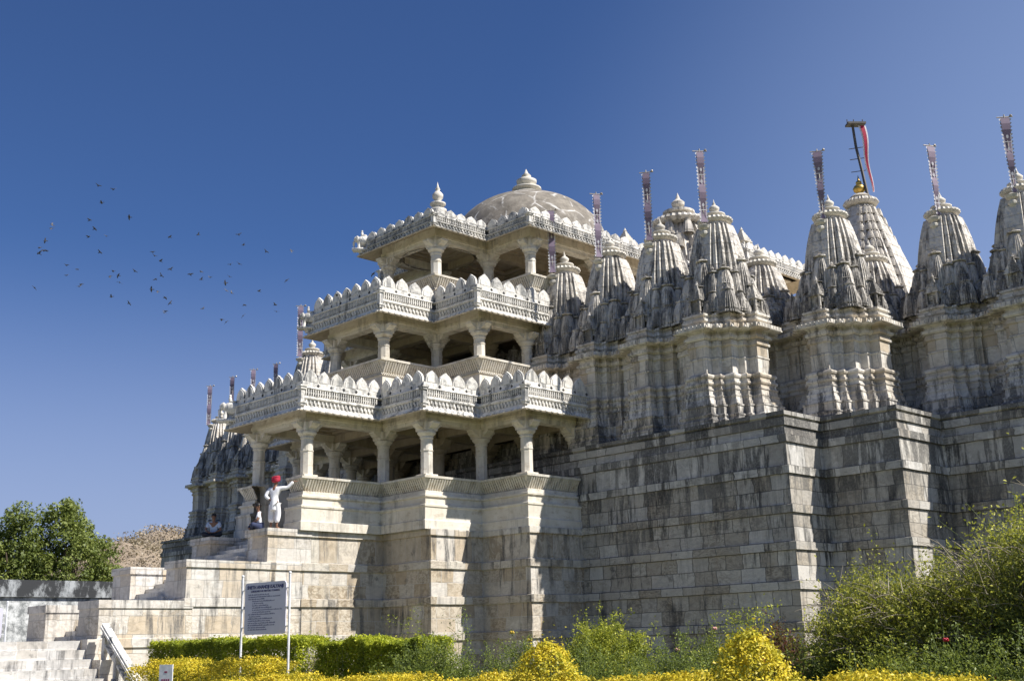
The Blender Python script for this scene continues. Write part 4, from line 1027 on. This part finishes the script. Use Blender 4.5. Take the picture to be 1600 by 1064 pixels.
    shrub('rose_bush', 'low rose bush just left of the larger golden shrub', (17.0, 12.3), .8, 1.1, 1.62, 70, 44, .06, rose, gst, flowers=(2, redf, .05))
    shrub('copper_shrub', 'dark red leaved bush right of the larger golden shrub', (19.6, 13.0), .55, .7, 1.78, 75, 60, .07, redl, bark, arch=.7)
    for i, (x, y, h, lab) in enumerate(((17.2, 10.6, 1.62, 'rose bush at the foot of the lit wall corner'), (15.9, 8.7, 1.66, 'leafy bush low in front of the thicket, left part'), (15.2, 7.5, 1.75, 'leafy bush low in front of the thicket, with a red rose'), (14.9, 6.2, 1.72, 'leafy bush low in front of the thicket with several red blooms'), (14.5, 5.2, 1.85, 'bright green bush at the lower right corner'))):
        shrub('rose_bush', lab, (x, y), .8, .9, h, 80, 46, .062, rose2 if i in (1, 4) else rose, gst, flowers=(2, redf, .045) if i in (2, 3) else None)
    # big twiggy thicket on the right
    for i, (x, y, rx, h, lab) in enumerate(((18.0, 10.0, 1.2, 2.7, 'outermost left part of the wild twiggy thicket beside the lit wall corner'), (17.6, 8.6, 1.3, 2.85, 'wild thicket bush second from the lit wall corner, full of grey twigs'), (17.4, 7.1, 1.4, 3.4, 'tall wild thicket bush with grey bare twigs, last but one toward the right edge'), (17.2, 5.5, 1.5, 4.2, 'tallest wild thicket bush at the right edge of the garden'))):
        shrub('thicket_bush', lab, (x, y), rx, rx, h, 300, 44, .075, big, gst, arch=.5, leafstart=.35, sr=.009, nsub=4, spread=.07, grp='wild bushes of the thicket')
        # bare grey shoots
        cv = []
        for k in range(420):
            a = rng.random()*6.28; q = rng.random()**.5; b = np.array([x+rx*q*math.cos(a)*.8, y+rx*q*math.sin(a)*.8, h*rng.uniform(.35, .8)])
            d = np.array([math.cos(a)*q*.8+rng.normal(0, .5), math.sin(a)*q*.8+rng.normal(0, .5), rng.uniform(.0, .9)]); d /= np.linalg.norm(d); L = rng.uniform(.3, .8)
            cv.append((np.stack([b, b+d*L*.4+[0, 0, .04], b+d*L*.75, b+d*L+[0, 0, -.05]]), .008, .003))
        put('dry_shoots', stems_mesh('dry_shoots', cv, twig), [o for o in COL.objects if o.name.startswith('thicket_bush')][-1])
    # trees beyond the wall
    def tree(label, x, y, h, r, seed, n=300):
        g = np.random.default_rng(seed); T_ = empty('tree', (x, y, 0), label, 'tree', 'dense trees beyond the boundary wall')
        m = MB(); m.tube([(x, y, 0), (x+.1, y, h*.2), (x-.05, y+.1, h*.42), (x, y, h*.75)], [.34, .28, .2, .08], 9)
        cen = []
        for i in range(11):
            a = g.random()*6.28; q = g.uniform(.45, .95); e = (x+r*q*math.cos(a), y+r*q*math.sin(a), h*g.uniform(.42, .85)); m.tube([(x, y, h*.22+.1*i), ((x+e[0])/2, (y+e[1])/2, (h*.3+e[2])/2+.3), e], [.13, .08, .03], 6)
        m.build('trunk', bark, T_)
        for i in range(n):
            d = g.normal(0, 1, 3); d /= np.linalg.norm(d); q = g.uniform(.62, 1.0)
            lob = 1+.16*math.sin(d[0]*5+seed)+.14*math.sin(d[1]*6+seed*2)+.12*math.sin(d[2]*7)
            cen.append(((x+d[0]*r*q*lob), (y+d[1]*r*q*lob), h*.56+d[2]*h*.44*q*min(lob, 1.06), g.uniform(.35, .62)))
        P = []; Nn = []
        for cx, cy, cz, rr in cen:
            k = 95; d = g.normal(0, 1, (k, 3)); d /= np.linalg.norm(d, axis=1, keepdims=True); P.append(np.array([cx, cy, cz])+d*rr*g.uniform(.5, 1, (k, 1))*[1, 1, .8]); Nn.append(d)
        put('crown', leaves('crown', np.concatenate(P), .22, dk, g, up=.4, nrm=np.concatenate(Nn)), T_)
    tree('dense dark green tree cut by the left edge of the photo', 20.3, 58.8, 9.1, 2.5, 1)
    tree('narrower dense tree standing between the left edge tree and the widest tree', 22.4, 57.0, 8.9, 1.5, 2, 170)
    tree('widest dense green tree nearest the dry hill', 24.6, 56.7, 9.1, 2.2, 3)
    tree('low bushy tree peeping over the wall beside the upper stair pier', 26.2, 55.6, 5.8, 1.3, 4, 170)
    tree('far dense tree filling the gap behind the left edge tree', 15.5, 62, 8.0, 3.0, 5, 260)

# ------------------------------------------------------------------ people
def skin_mesh(name, V, Ed, Rd, mat, root=0, sub=2):
    me = bpy.data.meshes.new(name); me.from_pydata(V, Ed, [])
    o = bpy.data.objects.new(name, me); COL.objects.link(o)
    k = o.modifiers.new('s', 'SKIN'); k.use_smooth_shade = True; k.branch_smoothing = .5
    for i, r in enumerate(Rd):
        me.skin_vertices[0].data[i].radius = (r, r) if not isinstance(r, tuple) else r
        me.skin_vertices[0].data[i].use_root = (i == root)
    u = o.modifiers.new('u', 'SUBSURF'); u.levels = sub; u.render_levels = sub
    dg = bpy.context.evaluated_depsgraph_get(); r = bpy.data.meshes.new_from_object(o.evaluated_get(dg)); r.name = name
    bpy.data.objects.remove(o); r.materials.clear(); r.materials.append(mat)
    r.polygons.foreach_set('use_smooth', [True]*len(r.polygons)); return r
def hand(V, Ed, Rd, wi, w, d, side):
    """palm and five fingers from wrist index wi at point w along direction d"""
    w = Vector(w); d = Vector(d).normalized(); s = Vector(side).normalized(); up = d.cross(s)
    pi_ = len(V); V.append(tuple(w+d*.05)); Rd.append((.030, .022)); Ed.append((wi, pi_))
    for k, (o, L) in enumerate(((-.027, .062), (-.009, .075), (.009, .08), (.027, .07))):
        a = len(V); V.append(tuple(w+d*.085+s*o)); Rd.append(.011); Ed.append((pi_, a))
        V.append(tuple(w+d*(.085+L*.5)+s*o*1.1-up*.006)); Rd.append(.009); Ed.append((a, a+1))
        V.append(tuple(w+d*(.085+L*.85)+s*o*1.1-up*.025)); Rd.append(.007); Ed.append((a+1, a+2))
    a = len(V); V.append(tuple(w+d*.035-s*.038)); Rd.append(.011); Ed.append((pi_, a)); V.append(tuple(w+d*.07-s*.055-up*.01)); Rd.append(.009); Ed.append((a, a+1))
def person(label, loc, rz, J, cloth, skin, parts):
    """J: joints dict (local, facing +x, left = +y). parts: callables adding clothes"""
    Pn = empty('person', loc, label, 'person'); Pn.rotation_euler = (0, 0, rz)
    V = []; Ed = []; Rd = []; ix = {}
    def add(n, r, par=None):
        ix[n] = len(V); V.append(J[n]); Rd.append(r)
        if par: Ed.append((ix[par], ix[n]))
    add('pelvis', (.13, .10)); add('waist', (.115, .085), 'pelvis'); add('chest', (.15, .10), 'waist'); add('neckb', (.07, .06), 'chest'); add('neck', .048, 'neckb'); add('headl', (.068, .075), 'neck'); add('head', (.078, .092), 'headl'); add('headt', (.06, .07), 'head')
    for s in ('L', 'R'):
        add('sh'+s, .058, 'chest'); add('el'+s, .040, 'sh'+s); add('wr'+s, .026, 'el'+s)
        add('hip'+s, .085, 'pelvis'); add('kn'+s, .056, 'hip'+s); add('an'+s, .036, 'kn'+s); add('to'+s, (.036, .028), 'an'+s)
        w = Vector(J['wr'+s]); d = w-Vector(J['el'+s]); hand(V, Ed, Rd, ix['wr'+s], w, J.get('hd'+s, d), J.get('hs'+s, (0, 1 if s == 'R' else -1, .2)))
    def pt(nm, me, par=None): 
        o = bpy.data.objects.new(nm, me); COL.objects.link(o); o.parent = par or Pn; return o
    body = pt('body', skin_mesh('body', V, Ed, Rd, skin))
    h = Vector(J['head']); f = Vector(J.get('face', (1, 0, 0))).normalized(); sd = Vector((0, 0, 1)).cross(f).normalized()
    fm = MB()
    fm.tube([h+f*.085+Vector((0, 0, .02)), h+f*.112+Vector((0, 0, -.02)), h+f*.092+Vector((0, 0, -.03))], [.009, .017, .008], 6)
    for s in (-1, 1): fm.ball(tuple(h+sd*s*.082+Vector((0, 0, -.005))), (.02, .014, .032), 7, 5)
    pt('nose_and_ears', fm.mesh('nose_and_ears', skin, True), body)
    em = MB()
    for s in (-1, 1): em.ball(tuple(h+f*.083+sd*s*.033+Vector((0, 0, .012))), .012, 7, 5)
    em.tube([tuple(h+f*.085+sd*s+Vector((0, 0, -.062))) for s in (-.025, 0, .025)], .005, 5)
    pt('eyes_and_mouth', em.mesh('eyes_and_mouth', M['hair']), body)
    for p in parts: p(pt, J)
    return Pn
def garment(nm, mat, chain, sub=2):
    """chain: [(joint or point, radius, parent index)]"""
    def f(pt, J):
        V = []; Ed = []; Rd = []
        for i, (p, r, par) in enumerate(chain):
            V.append(tuple(J[p]) if isinstance(p, str) else p); Rd.append(r)
            if par is not None: Ed.append((par, i))
        pt(nm, skin_mesh(nm, V, Ed, Rd, mat, 0, sub))
    return f
def people():
    skin = plain('skin', (.22, .11, .065), .55, 0, .1); M['hair'] = plain('black_hair', (.012, .010, .009), .6)
    wh = plain('white_cotton', (.80, .79, .80), .85, 0, .08, 14); red = plain('red_turban_cloth', (.42, .01, .04), .7, 0, .35, 22); lb = plain('pale_blue_shirt', (.48, .55, .66), .8, 0, .1); dkc = plain('dark_trousers', (.025, .025, .03), .8); navy = plain('navy_cloth', (.02, .03, .08), .8); pink = plain('rose_cloth', (.55, .25, .30), .8)
    # man in white, seen from behind: right arm out on the seat wall, left hand on the hip
    J = dict(pelvis=(0, 0, .92), waist=(0, .0, 1.06), chest=(.02, 0, 1.30), neckb=(.02, 0, 1.43), neck=(.03, 0, 1.49), headl=(.045, 0, 1.555), head=(.045, 0, 1.62), headt=(.03, 0, 1.70),
             shR=(.02, -.19, 1.39), elR=(.12, -.42, 1.38), wrR=(.20, -.60, 1.60), hdR=(.6, -.8, .2), shL=(.02, .19, 1.39), elL=(-.10, .31, 1.13), wrL=(-.12, .13, 1.0), hdL=(-.1, -1, -.2), hsL=(0, 0, 1),
             hipR=(0, -.10, .87), knR=(.04, -.11, .48), anR=(-.02, -.11, .07), toR=(.13, -.13, .03), hipL=(0, .10, .87), knL=(.06, .13, .48), anL=(-.02, .13, .07), toL=(.13, .15, .03))
    def turban(pt, J):
        m = MB(); h = Vector(J['head'])+Vector((0, 0, .055))
        rn = random.Random(2)
        for i in range(13):
            a = rn.uniform(0, math.pi); ti = rn.uniform(-.45, .45); r = .108+rn.uniform(-.012, .012); P = []
            for k in range(17):
                t = 2*math.pi*k/16; v = Vector((r*math.cos(t), r*1.02*math.sin(t), .05*math.sin(t+a)+ti*.06+.02*(i % 3))); P.append(tuple(h+v))
            m.tube(P, .036, 7)
        m.ball(tuple(h+Vector((0, 0, .06))), (.125, .125, .085), 12, 7)
        pt('turban', m.mesh('turban', red, True))
    kurta = garment('kurta', wh, [((0, 0, .80), (.185, .15), None), ('waist', (.155, .12), 0), ('chest', (.17, .125), 1), ('neckb', (.085, .07), 2), ('shR', .085, 2), ('elR', .07, 4), ('wrR', .058, 5), ('shL', .085, 2), ('elL', .07, 7), ('wrL', .055, 8), ((0, 0, .62), (.20, .17), 0)])
    dhoti = garment('dhoti', wh, [('pelvis', (.16, .13), None), ((0, -.10, .8), .12, 0), ((.04, -.12, .48), .115, 1), ((-.02, -.11, .20), .085, 2), ((0, .10, .8), .12, 0), ((.05, .14, .48), .125, 4), ((-.01, .13, .22), .10, 5)])
    person('person in red turban and white clothes standing with one arm on the seat wall', (22.05, 34.35, 5.612), math.radians(24), J, wh, skin, [kurta, dhoti, turban])
    # guard seated cross-legged
    def seat(hz=.10):
        return dict(pelvis=(0, 0, hz), waist=(.01, 0, hz+.15), chest=(.04, 0, hz+.38), neckb=(.05, 0, hz+.50), neck=(.06, 0, hz+.56), headl=(.08, 0, hz+.62), head=(.085, 0, hz+.69), headt=(.07, 0, hz+.77),
                 shR=(.04, -.18, hz+.46), elR=(.12, -.27, hz+.22), wrR=(.28, -.12, hz+.10), shL=(.04, .18, hz+.46), elL=(.10, .27, hz+.20), wrL=(.28, .12, hz+.10), hdR=(.5, .8, -.1), hdL=(.5, -.8, -.1),
                 hipR=(.03, -.11, hz), knR=(.28, -.36, hz+.06), anR=(.36, -.0, .05), toR=(.34, .14, .04), hipL=(.03, .11, hz), knL=(.28, .36, hz+.06), anL=(.26, .02, .06), toL=(.24, -.14, .05))
    def hair(pt, J):
        m = MB(); h = Vector(J['head']); f = Vector(J.get('face', (1, 0, 0))).normalized()
        m.ball(tuple(h-f*.018+Vector((0, 0, .035))), (.094, .092, .088), 14, 9); pt('hair', m.mesh('hair', M['hair'], True))
    def shirt(mat): return garment('shirt', mat, [('pelvis', (.155, .12), None), ('waist', (.15, .115), 0), ('chest', (.175, .13), 1), ('neckb', (.08, .065), 2), ('shR', .08, 2), ((.09, -.235, .36), .072, 4), ('shL', .08, 2), ((.08, .235, .35), .072, 6)])
    def trous(mat): return garment('trousers', mat, [('pelvis', (.165, .13), None), ('hipR', .11, 0), ('knR', .085, 1), ('anR', .062, 2), ('hipL', .11, 0), ('knL', .085, 4), ('anL', .062, 5)])
    J = seat()
    def epaul(pt, J):
        m = MB()
        for s in (-1, 1): m.ball((.03, s*.15, .655), (.05, .075, .022), 8, 5)
        pt('epaulette', m.mesh('epaulette', navy, True))
    person('person in pale blue uniform shirt sitting cross-legged on the far stair pier', (22.05, 38.3, 5.612), math.radians(226), J, lb, skin, [shirt(lb), trous(dkc), hair, epaul])
    J = seat(); J['face'] = (.9, .5, -.1)
    def vest(pt, J):
        me = skin_mesh('vest', [(0, 0, .14), (.01, 0, .27), (.04, 0, .44)], [(0, 1), (1, 2)], [(.17, .13), (.165, .125), (.178, .132)], pink); pt('vest', me)
    person('person with short black hair in white sitting on the ledge beside the standing man', (21.75, 34.75, 5.612), math.radians(150), J, wh, skin, [shirt(wh), trous(navy), hair])
    J = dict(pelvis=(0, 0, .92), waist=(0, .0, 1.06), chest=(.02, 0, 1.30), neckb=(.02, 0, 1.43), neck=(.03, 0, 1.49), headl=(.045, 0, 1.555), head=(.045, 0, 1.62), headt=(.03, 0, 1.70),
             shR=(.02, -.19, 1.39), elR=(.02, -.25, 1.12), wrR=(.12, -.22, .9), shL=(.02, .19, 1.39), elL=(.02, .25, 1.12), wrL=(.12, .22, .9),
             hipR=(0, -.10, .87), knR=(.04, -.11, .48), anR=(-.02, -.11, .07), toR=(.13, -.13, .03), hipL=(0, .10, .87), knL=(.06, .13, .48), anL=(-.02, .13, .07), toL=(.13, .15, .03))

setting(); temple(); stairs(); signs(); flags(); birds(); foliage(); people()
